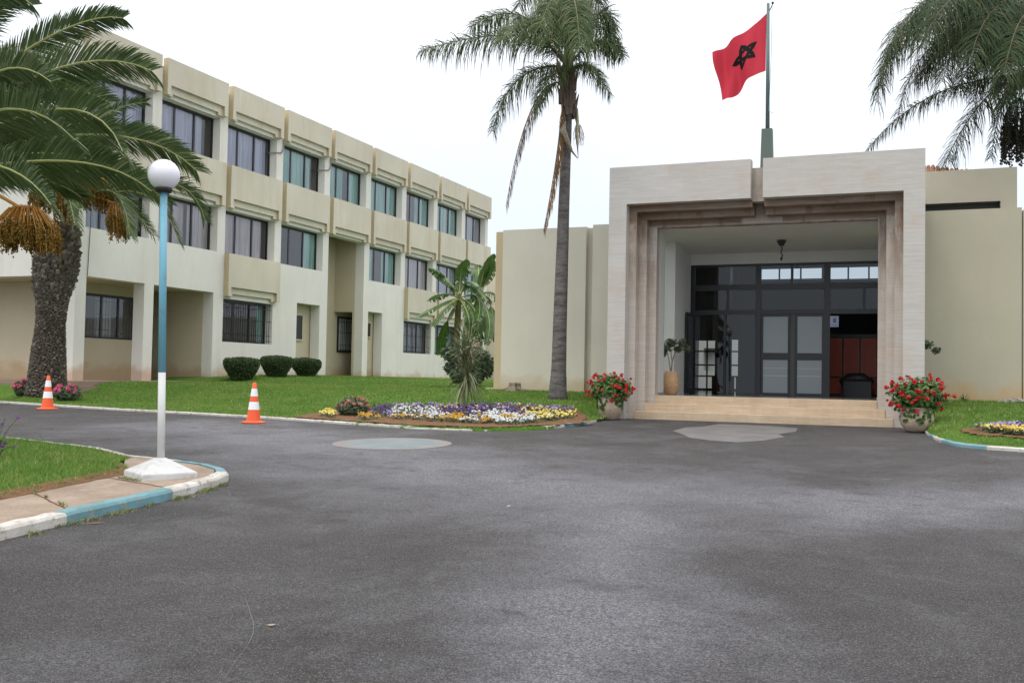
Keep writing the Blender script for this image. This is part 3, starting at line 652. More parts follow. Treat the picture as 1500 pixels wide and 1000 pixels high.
# windows
curt = {(3, -1): 'cur_lilac', (3, 0): 'cur_lilac', (3, 1): 'cur_lilac', (3, 2): 'cur_teal', (3, 3): 'cur_teal', (3, 4): 'cur_teal', (3, 5): 'cur_teal', (3, 6): 'cur_teal', (3, 7): 'cur_grey',
        (2, -1): 'cur_grey', (2, 0): 'cur_beige', (2, 1): 'cur_beige', (2, 2): 'cur_teal', (2, 4): 'cur_teal', (2, 5): 'cur_beige', (2, 6): 'cur_grey', (2, 7): 'cur_teal',
        (1, 1): 'cur_teal', (1, 5): 'cur_grey', (1, 6): 'cur_teal', (1, 7): 'cur_teal'}
cover = {(3, 2): [(0, .82)], (3, 3): [(.0, .55), (.68, 1)], (3, 5): [(.0, .12), (.55, 1)], (3, 6): [(.0, .62), (.68, 1)], (2, 2): [(.0, .18), (.70, 1)], (2, 4): [(0, .3), (.6, 1)], (2, 1): [(0, .9)], (3, 1): [(0, .93)],
         (3, 0): [(0, .82)], (2, 0): [(0, .55), (.62, 1)], (1, 1): [(0, .13), (.84, .96)], (1, 5): [(.2, .5), (.6, .9)], (1, 6): [(.08, .9)], (2, 7): [(0, .45), (.55, 1)], (3, 4): [(0, 1)], (2, 5): [(0, 1)], (2, 6): [(0, 1)], (3, 7): [(0, 1)]}
def curtain_sheet(X, ya, yb, za, zb, ph, amp=.045):
    mb = MB(); n = max(8, int((yb-ya)/.035)); vs = []
    for i in range(n+1):
        y = ya+(yb-ya)*i/n; d = amp*math.sin(y*21+ph+2*noise.noise(Vector((y*1.5, ph, 0))))*(.6+.6*noise.noise(Vector((y*2, ph, 3))))
        vs += [(X+d, y, za), (X+d*.6, y, zb)]
    mb.add(vs, [(2*i, 2*i+2, 2*i+3, 2*i+1) for i in range(n)]); return mb
def x_window(ya, yb, za, zb, X, cur, cov, npane=3, label=None, parent=None):
    mb = MB(); t = .07; d = .06
    mb.box(X-d, X, ya, yb, za, za+t); mb.box(X-d, X, ya, yb, zb-t-.03, zb); mb.box(X-d, X, ya, ya+t, za+t, zb-t-.03); mb.box(X-d, X, yb-t, yb, za+t, zb-t-.03)
    for i in range(1, npane): y = ya+(yb-ya)*i/npane; mb.box(X-d+.01, X-.006-.012*(i % 2), y-.045, y+.045, za+t, zb-t-.03)
    f = mb.build('window', [M['black']], parent or school)
    if label: f['label'] = label
    mb = MB(); mb.add([(X-.035, ya+t, za+t), (X-.035, yb-t, za+t), (X-.035, yb-t, zb-t-.03), (X-.035, ya+t, zb-t-.03)], [(0, 1, 2, 3)]); mb.build('pane', [M['glass']], f)
    for a, b in cov:
        curtain_sheet(X-.10, ya+(yb-ya)*a, ya+(yb-ya)*b, za-.05, zb+.05, random.random()*9).build('curtain', [M[cur]], f, smooth=True)
    return f
def grille(ya, yb, za, zb, X, parent, step=.15):
    mb = MB(); n = int((yb-ya)/step)
    for i in range(1, n): y = ya+(yb-ya)*i/n; mb.box(X-.008, X+.008, y-.008, y+.008, za+.02, zb-.02)
    for f in (.07, .2, .55, .85, .95): z = za+(zb-za)*f; mb.box(X-.012, X-.0085, ya, yb, z-.012, z+.012)
    return mb.build('window_grille', [M['bars']], parent)
for (ya, yb, za, zb, row, n) in WIN:
    f = x_window(ya, yb, za, zb, XB-.6, curt[(row, n)], cover.get((row, n), [(0, .97)]))
    if row == 1: grille(ya, yb, za, zb, XW-.06, school)
wpn = x_window(28.1, 30.65, 2.14, 3.8, -28.44, 'cur_grey', [(.25, .36), (.4, .55)], 3); grille(28.15, 30.6, 2.14, 3.8, -28.5, school)
mb = MB(); mb.box(-27.845, -27.80, 44.42, 46.0, 2.1, 3.95); sw = mb.build('window', [M['black']], school)
mb = MB(); mb.box(-27.79, -27.785, 44.50, 45.2, 2.2, 3.85); mb.box(-27.79, -27.785, 45.26, 45.92, 2.2, 3.85); mb.build('pane', [M['cur_grey']], sw); grille(44.42, 46.0, 2.1, 3.95, -27.7, school)
for n, a, b, z0_, z1_ in ((2, 1.9, 2.55, 2.55, 3.65), (4, .62, 1.12, 2.95, 3.65)):
    mb = MB(); X = -26.69
    mb.box(X, X+.03, y0(n)+a, y0(n)+b, z0_, z1_); f = mb.build('window', [M['black']], school)
    mb = MB()
    for q in ((a-.07, a, z0_-.07, z1_+.07), (b, b+.07, z0_-.07, z1_+.07)): mb.box(X, X+.05, y0(n)+q[0], y0(n)+q[1], q[2], q[3])
    mb.box(X, X+.05, y0(n)+a, y0(n)+b, z0_-.07, z0_); mb.box(X, X+.05, y0(n)+a, y0(n)+b, z1_, z1_+.07); mb.build('window_frame', [M['tanwall']], f)
for n in (1, 2):   # loose pipes beside the top windows
    mb = MB(); mb.tube([(XB-.55, y0(n)+3.2, 10.6), (XW+.03, y0(n)+3.4, 10.62), (XW+.05, y0(n)+3.66, 10.68), (XW+.06, y0(n)+3.76, 10.9), (XW+.05, y0(n)+3.78, 11.3)], .03, 6); mb.build('pipe', [M['conc']], school)
mb = MB(); mb.tube([(XW+.03, y0(0)-3.35, 12.2), (XW+.03, y0(0)-3.32, 9), (XW+.03, y0(0)-3.3, 5.8), (XW+.03, y0(0)-3.36, 4.15)], .012, 5); mb.build('cable', [M['bars']], school)
# far end annex, seen beyond the block's end
mb = MB(); mb.box(-30, -24.5, 64, 75, 0, 9.3); tag(mb.build('annex_building', [M['beige']]), 'pale annex just visible past the far end of the three-storey block', 'building')
# ------------------------------------------------------------------ entrance building
ent = empty('entrance_building', (-3.6, 24.3, 0), 'single-storey cream entrance hall with a stepped travertine portal and glazed front', 'building')
Y0, XL, XR, WJ, SJ, DJ, ZT, ZO, SZ, G0, G1 = 24.29, -7.30, .109, .456, .19, .296, 6.335, 5.391, .163, -3.776, -3.488
mb = MB()
wall(mb, 'y', Y0, DJ-.004, (XL, XR), (-.2, ZT), [(XL+WJ, XR-WJ, -1, ZO), (G0, G1, ZO-.1, 99)], 0)
pf = mb.build('portal_frame', [M['trav']], ent); bevel(pf, .012)
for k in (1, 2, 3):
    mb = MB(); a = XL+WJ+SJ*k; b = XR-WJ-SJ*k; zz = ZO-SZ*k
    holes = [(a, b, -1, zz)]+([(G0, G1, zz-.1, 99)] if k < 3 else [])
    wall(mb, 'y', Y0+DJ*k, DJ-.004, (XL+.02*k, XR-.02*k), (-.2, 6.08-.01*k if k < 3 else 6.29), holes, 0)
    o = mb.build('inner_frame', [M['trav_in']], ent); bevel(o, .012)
mb = MB(); mb.box(G0-.35, G1+.35, Y0+DJ*3-.012, Y0+DJ*3-.002, ZO-SZ*3+.01, 6.285); mb.build('keystone_panel', [M['notch']], ent)
mb = MB(); mb.box(G0+.001, G1-.001, Y0+DJ-.016, Y0+DJ*2-.01, 5.35, 6.17); mb.build('keystone_block', [M['notch']], ent)
YR = Y0+DJ*4
for k, (za, zb, yf) in enumerate([(-.3, .197, Y0+DJ-.03), (-.3, .393, Y0+DJ*2-.03), (-.3, .59, Y0+DJ*3-.03)]):
    mb = MB(); a = XL+WJ+SJ*(k+1)+.002; b = XR-WJ-SJ*(k+1)-.002
    yb_ = [Y0+DJ*2-.032, Y0+DJ*3-.032, Y0+DJ*4+.3][k]
    mb.box(a, b, yf, yb_, za, zb); o = mb.build('step', [M['step']], ent); bevel(o, .012)
XI0, XI1 = XL+WJ+SJ*3, XR-WJ-SJ*3
mb = MB(); mb.box(XI0-.54, XI1+.54, YR+.3, 29.36, .2, .592); mb.box(-9, 1.5, 29.36, 41.5, .2, .592); mb.build('floor', [M['floor_in']], ent)
# porch side piers with a gap, ceiling, header
for s, xi in ((-1, XI0), (1, XI1)):
    mb = MB(); xo = xi+s*.55
    x0, x1 = sorted((xi, xo))
    mb.box(x0, x1, YR+.002, 26.1, .1, 4.95); mb.box(x0, x1, 27.3, 29.349, .1, 4.95)
    mb.build('porch_pier', [M['white_in']], ent)
    mb = MB(); x0, x1 = sorted((xi-s*.03, xo)); mb.box(x0, x1, YR+.006, 26.13, .593, .66); mb.build('plinth', [M['stone']], ent)
mb = MB(); a, b = XI0-.55, XI1+.55; mb.add([(a, YR+.002, 4.895), (b, YR+.002, 4.895), (b, 29.35, 4.70), (a, 29.35, 4.70), (a, YR+.002, 5.2), (b, YR+.002, 5.2), (b, 29.35, 5.2), (a, 29.35, 5.2)], [(0, 3, 2, 1), (4, 5, 6, 7), (0, 1, 5, 4), (1, 2, 6, 5), (2, 3, 7, 6), (3, 0, 4, 7)]); mb.build('porch_ceiling', [M['white_in']], ent)
mb = MB(); mb.box(XI0, XI1, 29.33, 29.6, 4.39, 4.763); mb.build('header', [M['white_in']], ent)
mb = MB(); mb.box(XL+.05, XR-.05, YR+.002, 29.6, 5.21, 5.9); mb.build('porch_roof', [M['conc']], ent)
# lamp holder under the porch ceiling
lh = empty('ceiling_lamp_holder', (-3.44, 27.5, 4.76), 'bare lamp holder dangling on a twisted wire from the porch ceiling', 'lamp')
mb = MB(); mb.lathe([(.0, -.12), (.06, -.12), (.09, -.06), (.13, 0)], 14, (-3.44, 27.5, 4.763)); mb.build('rose', [M['socket']], lh)
mb = MB(); mb.tube([(-3.44, 27.5, 4.64), (-3.42, 27.5, 4.55), (-3.46, 27.5, 4.46), (-3.41, 27.5, 4.38), (-3.44, 27.5, 4.32)], .018, 6); mb.tube([(-3.44, 27.5, 4.33), (-3.44, 27.5, 4.25)], .028, 8); mb.build('wire', [M['socket']], lh)
# wings
mb = MB()
wall(mb, 'y', 27.5, .3, (-11.55, -8.94), (0, 5.37), [], 0); wall(mb, 'y', 27.5, .3, (-8.74, -6.83), (0, 5.42), [], 0); wall(mb, 'y', 27.68, .2, (-8.94, -8.74), (0, 5.36), [], 0, )
mb.box(-11.82, -11.55, 27.62, 27.9, 0, 5.34, 1); mb.box(-12.0, -11.5, 27.45, 27.499, 0, .66, 0)
mb.box(-11.8, -11.55, 27.9, 41.8, 0, 5.35)
mb.build('left_wing_wall', [M['wing'], M['tan']], ent)
mb = MB(); wall(mb, 'y', 27.5, .3, (-.36, 2.33), (0, 5.41), [], 0); mb.box(2.03, 2.33, 27.8, 41.8, 0, 5.4); mb.box(2.36, 2.50, 27.6, 27.9, 0, 5.36)
mb.build('right_wing_wall', [M['wing_right']], ent)
mb = MB(); wall(mb, 'y', 28.5, .3, (-6, 2.305), (5.2, 6.62), [(-2, 1.92, 5.2, 5.76)], 0); mb.box(2.0, 2.304, 28.8, 33, 5.2, 6.615); mb.box(-6, -5.7, 28.8, 33, 5.2, 6.61); mb.box(-6, 2.3, 33, 33.3, 5.2, 6.6)
mb.build('upper_wall', [M['wing_right']], ent)
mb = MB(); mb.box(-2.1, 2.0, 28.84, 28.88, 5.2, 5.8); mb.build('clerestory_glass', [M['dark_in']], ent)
mb = MB(); mb.box(-11.55, -8.72, 28.0, 41.8, 5.0, 5.15); mb.build('roof_slab', [M['conc']], ent)
mb = MB(); mb.box(-8.7, 1.7, 29.7, 41.2, 5.84, 5.96); mb.build('roof_slab', [M['conc']], ent)
# tiled hip roof behind
mb = MB()
for r_ in range(16):
    for c_ in range(62):
        x = -5.4+c_*.125; fr = r_/16; lim = 1-abs((x+1.6)/3.9)
        if lim < fr: continue
        y = 30.0+r_*.24; z = 6.64+r_*.092
        mb.tube([(x, y, z+.03), (x, y+.28, z+.13)], [.062, .052], 6, 0, True)
mb.box(-5.3, 1.85, 30.1, 33.2, 6.45, 6.60); mb.build('tiled_roof', [M['tile']], ent, smooth=True)
# hall shell
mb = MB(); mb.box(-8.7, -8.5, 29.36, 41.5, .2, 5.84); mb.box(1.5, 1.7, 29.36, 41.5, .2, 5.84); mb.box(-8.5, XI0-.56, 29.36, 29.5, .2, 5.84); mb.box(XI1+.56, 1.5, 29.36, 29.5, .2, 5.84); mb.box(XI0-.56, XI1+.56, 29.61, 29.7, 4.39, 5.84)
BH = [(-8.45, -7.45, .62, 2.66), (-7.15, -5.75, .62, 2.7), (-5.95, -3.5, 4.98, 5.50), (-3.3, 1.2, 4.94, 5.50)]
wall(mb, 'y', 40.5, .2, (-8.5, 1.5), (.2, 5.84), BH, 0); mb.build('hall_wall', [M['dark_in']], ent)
mb = MB(); mb.box(-8.5, 1.5, 29.71, 40.5, 5.74, 5.82)
mb.build('hall_ceiling', [M['conc']], ent)
for x, wd in ((-6.14, .24), (-5.32, .26)):
    mb = MB(); mb.box(x-wd, x+wd, 33.8, 34.3, .593, 5.73); mb.box(x-wd-.08, x+wd+.08, 33.72, 34.38, .594, 1.15); mb.build('column', [M['dark_col']], ent)
mb = MB()
for (a, b, c, d) in BH:
    n = max(2, round((b-a)/.5)) if c < 2 else round((b-a)/.8)
    for i in range(n+1): x = a+(b-a)*i/n; mb.box(x-.03, x+.03, 40.45, 40.49, c, d)
    for z in ([c+.03, c+.55, c+1.0, c+1.55, d-.03] if c < 2 else [c+.03, d-.03]): mb.box(a, b, 40.46, 40.484, z-.03, z+.03)
mb.build('rear_window_frame', [M['black']], ent)
red = empty('red_partition', (-1.6, 33.5, .59), 'glossy red panelled partition in a black grid inside the dark hall', 'partition')
for i in range(6):
    x = -2.75+i*.52; mb = MB(); mb.box(x, x+.46, 33.5, 33.55, 1.2, 2.42); mb.box(x, x+.46, 33.5, 33.55, .65, 1.15); mb.build('panel', [M['red']], red)
mb = MB(); mb.box(-2.8, .4, 33.52, 33.6, 2.43, 2.55); mb.box(-2.8, .4, 33.56, 33.6, .6, 2.43); mb.build('frame', [M['black']], red)
dk = empty('reception_desk', (-1.75, 32.4, .59), 'dark rounded reception desk inside the hall in front of the red partition', 'desk')
mb = MB(); mb.tube([(-2.25, 32.4, 1.0), (-2.0, 32.4, 1.14), (-1.6, 32.4, 1.16), (-1.3, 32.4, 1.0)], [.10, .16, .16, .10], 10); mb.build('top', [M['desk']], dk, smooth=True)
mb = MB(); mb.box(-2.15, -1.35, 32.25, 32.55, .593, 1.05); mb.build('body', [M['desk']], dk)
# courtyard wall seen through the rear windows
mb = MB(); wall(mb, 'y', 50, .4, (-16, 1.8), (0, 4.3), [(-12.4+i*2.4, -11.4+i*2.4, 1.5, 2.6) for i in range(5)], 0); mb.box(-16, 1.8, 50.5, 50.8, 0, 4)
tag(mb.build('courtyard_building', [M['white_out']]), 'white courtyard building glimpsed through the rear windows of the hall', 'building')
# front glazing at Y=29.4
YG = 29.4; gz = empty('glazed_wall', (-3.6, YG, .59)); gz.parent = ent; gz.location = Vector((-3.6, YG, .59))-tot(ent)
BK = M['black']; mb = MB(); t = .05
zl = [.593, 2.93, 3.06, 3.66, 3.78, 4.33]
for x0_, x1_ in ((-6.27, -6.17), (-4.40, -4.24), (-2.50, -2.33), (-1.02, -.93)): mb.box(x0_, x1_, YG, YG+.10, .593, 4.39)
for x0_, x1_ in ((-6.17, -4.40), (-4.24, -2.50), (-2.33, -1.02)):
    for za, zb in ((2.93, 3.06), (3.64, 3.80), (4.33, 4.39)): mb.box(x0_, x1_, YG+.01, YG+.09, za, zb)
for x, za, zb in ((-5.20, 3.06, 3.64), (-3.38, 3.80, 4.33), (-1.43, 3.06, 3.64), (-5.27, .593, 2.93)): mb.box(x-.035, x+.035, YG+.02, YG+.08, za, zb)
mb.build('frame', [BK], gz)
for a, b, za, zb in ((-6.17, -4.40, 3.80, 4.33), (-4.24, -2.50, 3.80, 4.33), (-2.33, -1.02, 3.80, 4.33), (-6.17, -4.40, 3.06, 3.64), (-4.24, -2.50, 3.06, 3.64), (-2.33, -1.02, 3.06, 3.64)):
    mb = MB(); mb.add([(a, YG+.05, za), (b, YG+.05, za), (b, YG+.05, zb), (a, YG+.05, zb)], [(0, 1, 2, 3)]); mb.build('pane', [M['glass_dark']], gz)
for i, (a, b) in enumerate(((-4.23, -3.42), (-3.28, -2.49))):   # frosted sliding leaves
    mb = MB(); d = YG+.015; mb.box(a, a+.06, d, d+.04, .60, 2.92); mb.box(b-.06, b, d, d+.04, .60, 2.92)
    for za, zb in ((.60, .68), (1.62, 1.82), (2.86, 2.92)): mb.box(a+.06, b-.06, d, d+.04, za, zb)
    dr = mb.build('door', [BK], gz)
    for za, zb in ((.68, 1.62), (1.82, 2.86)):
        mb = MB(); mb.box(a+.06, b-.06, d+.015, d+.025, za, zb); mb.build('pane', [M['frost']], dr)
mb = MB()
for a, b in ((-4.17, -3.48), (-3.22, -2.55)):
    mb.box(a, b, YG+.027-.0005, YG+.0295, 1.16, 1.175); mb.box(a, b, YG+.027-.0005, YG+.0295, 1.38, 1.39)
mb.build('film_stripe', [M['white_out']], gz)
mb = MB(); mb.box(-3.415, -3.285, YG+.03, YG+.07, .6, 2.92); mb.build('door_post', [M['dark_in']], gz)
for a, b in ((-6.17, -5.31), (-5.23, -4.40)):
    mb = MB(); mb.add([(a, YG+.05, .6), (b, YG+.05, .6), (b, YG+.05, 2.93), (a, YG+.05, 2.93)], [(0, 1, 2, 3)]); mb.build('pane', [M['glass_dark']], gz)
    mb = MB(); mb.box(b-.10 if a < -6 else a+.07, b-.07 if a < -6 else a+.10, YG-.04, YG+.0, 1.5, 1.9); mb.build('door_handle', [BK], gz)
mb = MB(); mb.box(-6.24, -6.19, 28.55, 29.36, .62, 2.95); o = mb.build('door', [BK], gz); o['label'] = 'glass door leaf standing open against the left pier'
mb = MB(); mb.box(-6.185, -6.18, 28.62, 29.3, .75, 2.85); mb.build('pane', [M['glass_dark']], o)
nt_ = empty('paper_notice', (-2.25, 29.38, 2.7), 'small bluish paper notice taped on the glazing at the open doorway', 'notice')
mb = MB(); mb.box(-2.33, -2.10, YG-.004, YG-.001, 2.56, 2.87); mb.build('sheet', [M['paper']], nt_)
mb = MB(); mb.box(-2.25, -2.17, YG-.006, YG-.0045, 2.68, 2.80); mb.box(-2.30, -2.13, YG-.006, YG-.0045, 2.60, 2.615); mb.build('print', [M['ink']], nt_)
# ------------------------------------------------------------------ flagpole and flag
YP = 24.98
fp = empty('flagpole', (-3.5, YP, 5.9), 'tall grey-green steel flagpole rising behind the portal notch', 'flagpole')
mb = MB(); mb.tube([(-3.485, YP, 7.1), (-3.50, YP, 10.33)], [.052, .038], 12); mb.build('pole', [M['pole_paint']], fp, smooth=True)
mb = MB()
a, b = .165, .125
mb.add([(-3.49-a, YP-.1, 5.6), (-3.49+a, YP-.1, 5.6), (-3.49+a, YP+.15, 5.6), (-3.49-a, YP+.15, 5.6), (-3.495-b, YP-.08, 7.2), (-3.495+b, YP-.08, 7.2), (-3.495+b, YP+.12, 7.2), (-3.495-b, YP+.12, 7.2)], [(0, 3, 2, 1), (4, 5, 6, 7), (0, 1, 5, 4), (1, 2, 6, 5), (2, 3, 7, 6), (3, 0, 4, 7)])
mb.build('base_post', [M['green_paint']], fp)
mb = MB(); mb.tube([(-3.46, YP, 10.15), (-3.40, YP, 10.28), (-3.39, YP, 10.33)], .012, 6); mb.lathe([(0, -.035), (.03, -.02), (.03, .02), (0, .035)], 10, (-3.39, YP, 10.33)); mb.build('pulley', [M['socket']], fp)
mb = MB(); mb.tube([(-3.40, YP, 10.3), (-3.41, YP-.03, 9.0), (-3.45, YP-.05, 7.62), (-3.40, YP-.06, 7.60), (-3.34, YP-.06, 7.56)], .007, 5); mb.build('halyard', [M['blue_paint']], fp)
C4 = [onY(1123, 20, YP-.03), onY(1121.5, 104, YP-.03), onY(1060, 152, YP+.1), onY(1043, 78, YP+.1)]
def flag_pt(u, v):   # u along fly 0..1, v from top to bottom
    top = C4[0].lerp(C4[3], u); bot = C4[1].lerp(C4[2], u); p = top.lerp(bot, v)
    wv = .11*math.sin(u*9+v*2.2)*u**.7+.05*math.sin(u*17-v*4+1)*u
    p = p+Vector((.02*math.sin(v*7+u*3)*u, wv*2.0, .045*math.sin(u*8.2+.6)*u*(1.1-v)+.05*math.sin(u*11+2.6)*v*u))
    p.z -= .10*math.sin(math.pi*u)*(1-v)*.6; p.z += .11*math.sin(math.pi*min(u*1.25, 1))*v
    return p
nu, nv = 60, 40; mb = MB(); vs = [flag_pt(i/nu, j/nv) for i in range(nu+1) for j in range(nv+1)]
mb.add(vs, [(i*(nv+1)+j, i*(nv+1)+j+1, (i+1)*(nv+1)+j+1, (i+1)*(nv+1)+j) for i in range(nu) for j in range(nv)])
M['flag'] = foliage('flag red cloth', (.62, .055, .085), (.62, .055, .085), .75, .45, 3, spec=.15); M['star'] = mat('flag star', (.016, .018, .016), .8, 0, .1)
fl = empty('flag', tuple(C4[0]), 'red flag with a dark interlaced five-pointed star flying left from the pole', 'flag')
mb.build('cloth', [M['flag']], fl, smooth=True)
mb = MB(); pts = []
for i in range(5):
    a = math.pi/2+i*4*math.pi/5; a += .22; pts.append((.42+.27*math.cos(a)*1.0*-1, .48-.25*math.sin(a)))
for i in range(5):
    a, b = Vector(pts[i]), Vector(pts[(i+1) % 5]); d = (b-a).normalized(); s = Vector((-d.y, d.x))*.031
    n = 24; A = []
    for k in range(n+1):
        q = a.lerp(b, k/n); w_ = min(1, 5*min(k/n, 1-k/n)+.04)
        for sg in (-1, 1): p = flag_pt(*(q+s*sg*w_)); A.append(p)
    for off in (-.008-.0006*i, .008+.0006*i): mb.add([(p.x, p.y+off, p.z) for p in A], [(2*k, 2*k+1, 2*k+3, 2*k+2) for k in range(n)])
mb.build('star', [M['star']], fl)
# ------------------------------------------------------------------ street lamp
LX, LY = -8.52, 9.70; LZ = g(LY)+.106
lp = empty('street_lamp', (LX, LY, LZ), 'white globe lamp on a light blue post with a white foot and pyramid base', 'street lamp')
mb = MB(); s = .335; h = .34
R_ = rad(-30)
def rq(x, y, z): return (LX+x*math.cos(R_)-y*math.sin(R_), LY+x*math.sin(R_)+y*math.cos(R_), LZ+z)
mb.add([rq(*p) for p in [(-s, -s, -.03), (s, -s, -.03), (s, s, -.03), (-s, s, -.03), (-s, -s, .062), (s, -s, .062), (s, s, .062), (-s, s, .062), (-.05, -.05, .225), (.05, -.05, .225), (.05, .05, .225), (-.05, .05, .225)]],
       [(0, 1, 5, 4), (1, 2, 6, 5), (2, 3, 7, 6), (3, 0, 4, 7), (4, 5, 9, 8), (5, 6, 10, 9), (6, 7, 11, 10), (7, 4, 8, 11), (8, 9, 10, 11)])
o = mb.build('base', [M['conc_white']], lp); bevel(o, .012)
px_ = .0; tx = -.07
mb = MB(); mb.tube([(LX, LY, LZ+.20), (LX-.025, LY, .972)], [.045, .044], 16); mb.build('lower_post', [M['white_paint']], lp, smooth=True)
mb = MB(); mb.tube([(LX-.025, LY, .972), (LX-.085, LY, 3.22)], [.0445, .043], 16); mb.build('post', [M['blue_paint']], lp, smooth=True)
mb = MB(); mb.lathe([(.0, 0), (.09, 0), (.105, .03), (.105, .05), (.06, .06), (.0, .06)], 20, (LX-.086, LY, 3.18)); mb.build('collar', [M['socket']], lp, smooth=True)
mb = MB(); R0 = .190; mb.lathe([(max(R0*math.sin(a), .001), -R0*math.cos(a)) for a in [math.pi*i/24 for i in range(25)]], 36, (LX-.09, LY, 3.395)); mb.build('globe', [M['globe']], lp, smooth=True)
# ------------------------------------------------------------------ cones
def cone_at(x, y, label, grp='traffic cones along the kerb'):
    z = g(y)+.002; c = empty('traffic_cone', (x, y, z), label, 'traffic cone', grp); H = .90
    def r(h): return .165-(.165-.038)*(h/H)
    mb = MB(); mb.lathe([(.0, .0), (.262, .0), (.27, .012), (.262, .03), (.19, .04), (.172, .055)], 28, (x, y, z)); mb.build('base', [M['orange']], c, smooth=True)
    zz = [.05, .30, .49, .57, .585, .62, .80, .90]
    def band(a, b, m_, nm, ex=0):
        mb = MB(); mb.lathe([(r(a)+ex, a), (r((a+b)/2)+ex, (a+b)/2), (r(b)+ex, b)], 28, (x, y, z)); return mb.build(nm, [m_], c, smooth=True)
    mb = MB(); mb.lathe([(r(.04), .04), (r(.5), .5), (r(.89), .89), (.028, .905), (.0, .905)], 28, (x, y, z)); mb.build('body', [M['orange']], c, smooth=True)
    band(.30, .475, M['cone_white'], 'reflective_sleeve', .004); band(.60, .77, M['cone_white'], 'reflective_sleeve', .004)
cone_at(-21.70, 20.28, 'left of the two orange and white cones, standing in front of the thick date palm')
cone_at(-13.86, 18.72, 'right of the two orange and white cones, standing right of the blue lamp post')
# ------------------------------------------------------------------ palms
def bez(P, t):
    n = len(P)
    if n == 3: return P[0]*(1-t)**2+P[1]*2*t*(1-t)+P[2]*t*t
    return P[0]*(1-t)**3+P[1]*3*t*(1-t)**2+P[2]*3*t*t*(1-t)+P[3]*t**3
def frond(name, parent, P, L, n, w, mats, vee=.5, droop=.15, fwd=.55, messy=.1, start=.12, rr=.03, roll=0, rnd=None):
    """feather leaf: rachis tube (material 1) and folded tapering leaflets (material 0)"""
    R = rnd or random; P = [Vector(p) for p in P]; mb = MB(); m = 14
    pts = [bez(P, i/m) for i in range(m+1)]; mb.tube(pts, [rr*(1-.82*i/m) for i in range(m+1)], 5, 1)
    V = []; F = []
    for i in range(n):
        t = start+(1-start)*(i+R.random()*.5)/n; p = bez(P, t); T = (bez(P, min(t+.01, 1))-bez(P, t-.01)).normalized()
        S = T.cross(Vector((0, 0, 1)));  S = S.normalized() if S.length > .05 else Vector((1, 0, 0)); U = S.cross(T); S, U = S*math.cos(roll)+U*math.sin(roll), U*math.cos(roll)-S*math.sin(roll)
        prof = min(1, .35+(t-start)*3.2)*(1-.55*max(0, (t-.55)/.45)**1.6)
        for sg in (-1, 1):
            v = vee*(.7+.6*R.random())+R.uniform(-messy, messy)*2
            d = (S*sg*math.cos(v)+U*math.sin(v)+T*(fwd*(.8+.5*t)+R.uniform(-messy, messy))).normalized()
            l = L*prof*R.uniform(.78, 1.12); dr = droop*R.uniform(.5, 1.5)
            q1 = p+d*l*.35-Vector((0, 0, dr*l*.10)); q2 = p+d*l*.72-Vector((0, 0, dr*l*.55)); q3 = p+d*l*(.97-.25*min(dr, 1))-Vector((0, 0, dr*l*1.25))
            wd = (T*.8+U*.3*R.uniform(-1, 1)).normalized(); wd = (wd-d*wd.dot(d)).normalized()*w*.5*R.uniform(.8, 1.2)
            b = len(V); V += [p-wd*.5, p+wd*.5, q1+wd, q1-wd, q2+wd*.75, q2-wd*.75, q3]; F += [(b, b+1, b+2, b+3), (b+3, b+2, b+4, b+5), (b+5, b+4, b+6)]
    mb.add(V, F, 0)
    return mb.build(name, mats, parent)
def fruit_cluster(parent, A, B, C, rad_, n, berries, mats, name='fruit_cluster', berry=.018, hang=.5):
    """stalk A->B, strands fanning from B and drooping towards C"""
    A, B, C = Vector(A), Vector(B), Vector(C); mb = MB(); mb.tube([A, A.lerp(B, .5)+Vector((0, 0, .12)), B], [.03, .028, .022], 6, 0)
    for i in range(n):
        a = random.random()*2*math.pi; rr = rad_*math.sqrt(random.random()); off = Vector((math.cos(a)*rr, math.sin(a)*rr, 0))
        ln = (C-B).length*random.uniform(.55, 1.05); top = B+off*.12+Vector((0, 0, .02)); mid = B+off*1.0+(C-B)*(.12+.35*(rr/rad_)**2)*random.uniform(.7, 1.2); end = B+off*1.0+(C-B).normalized()*ln
        pts = [top.lerp(mid, .5)+Vector((0, 0, .10)), mid, mid.lerp(end, .6), end]
        mb.tube([top]+pts, .0045, 3, 0, False)
        for k in range(berries):
            t = random.random()**.7; p = mid.lerp(end, t)+Vector((random.gauss(0, .02), random.gauss(0, .02), random.gauss(0, .02))); s = berry*random.uniform(.7, 1.2)
            mb.add([p+Vector((s, 0, 0)), p+Vector((-s, 0, 0)), p+Vector((0, s, 0)), p+Vector((0, -s, 0)), p+Vector((0, 0, s*1.3)), p+Vector((0, 0, -s*1.3))],
                   [(0, 2, 4), (2, 1, 4), (1, 3, 4), (3, 0, 4), (2, 0, 5), (1, 2, 5), (3, 1, 5), (0, 3, 5)], 1)
    return mb.build(name, mats, parent)
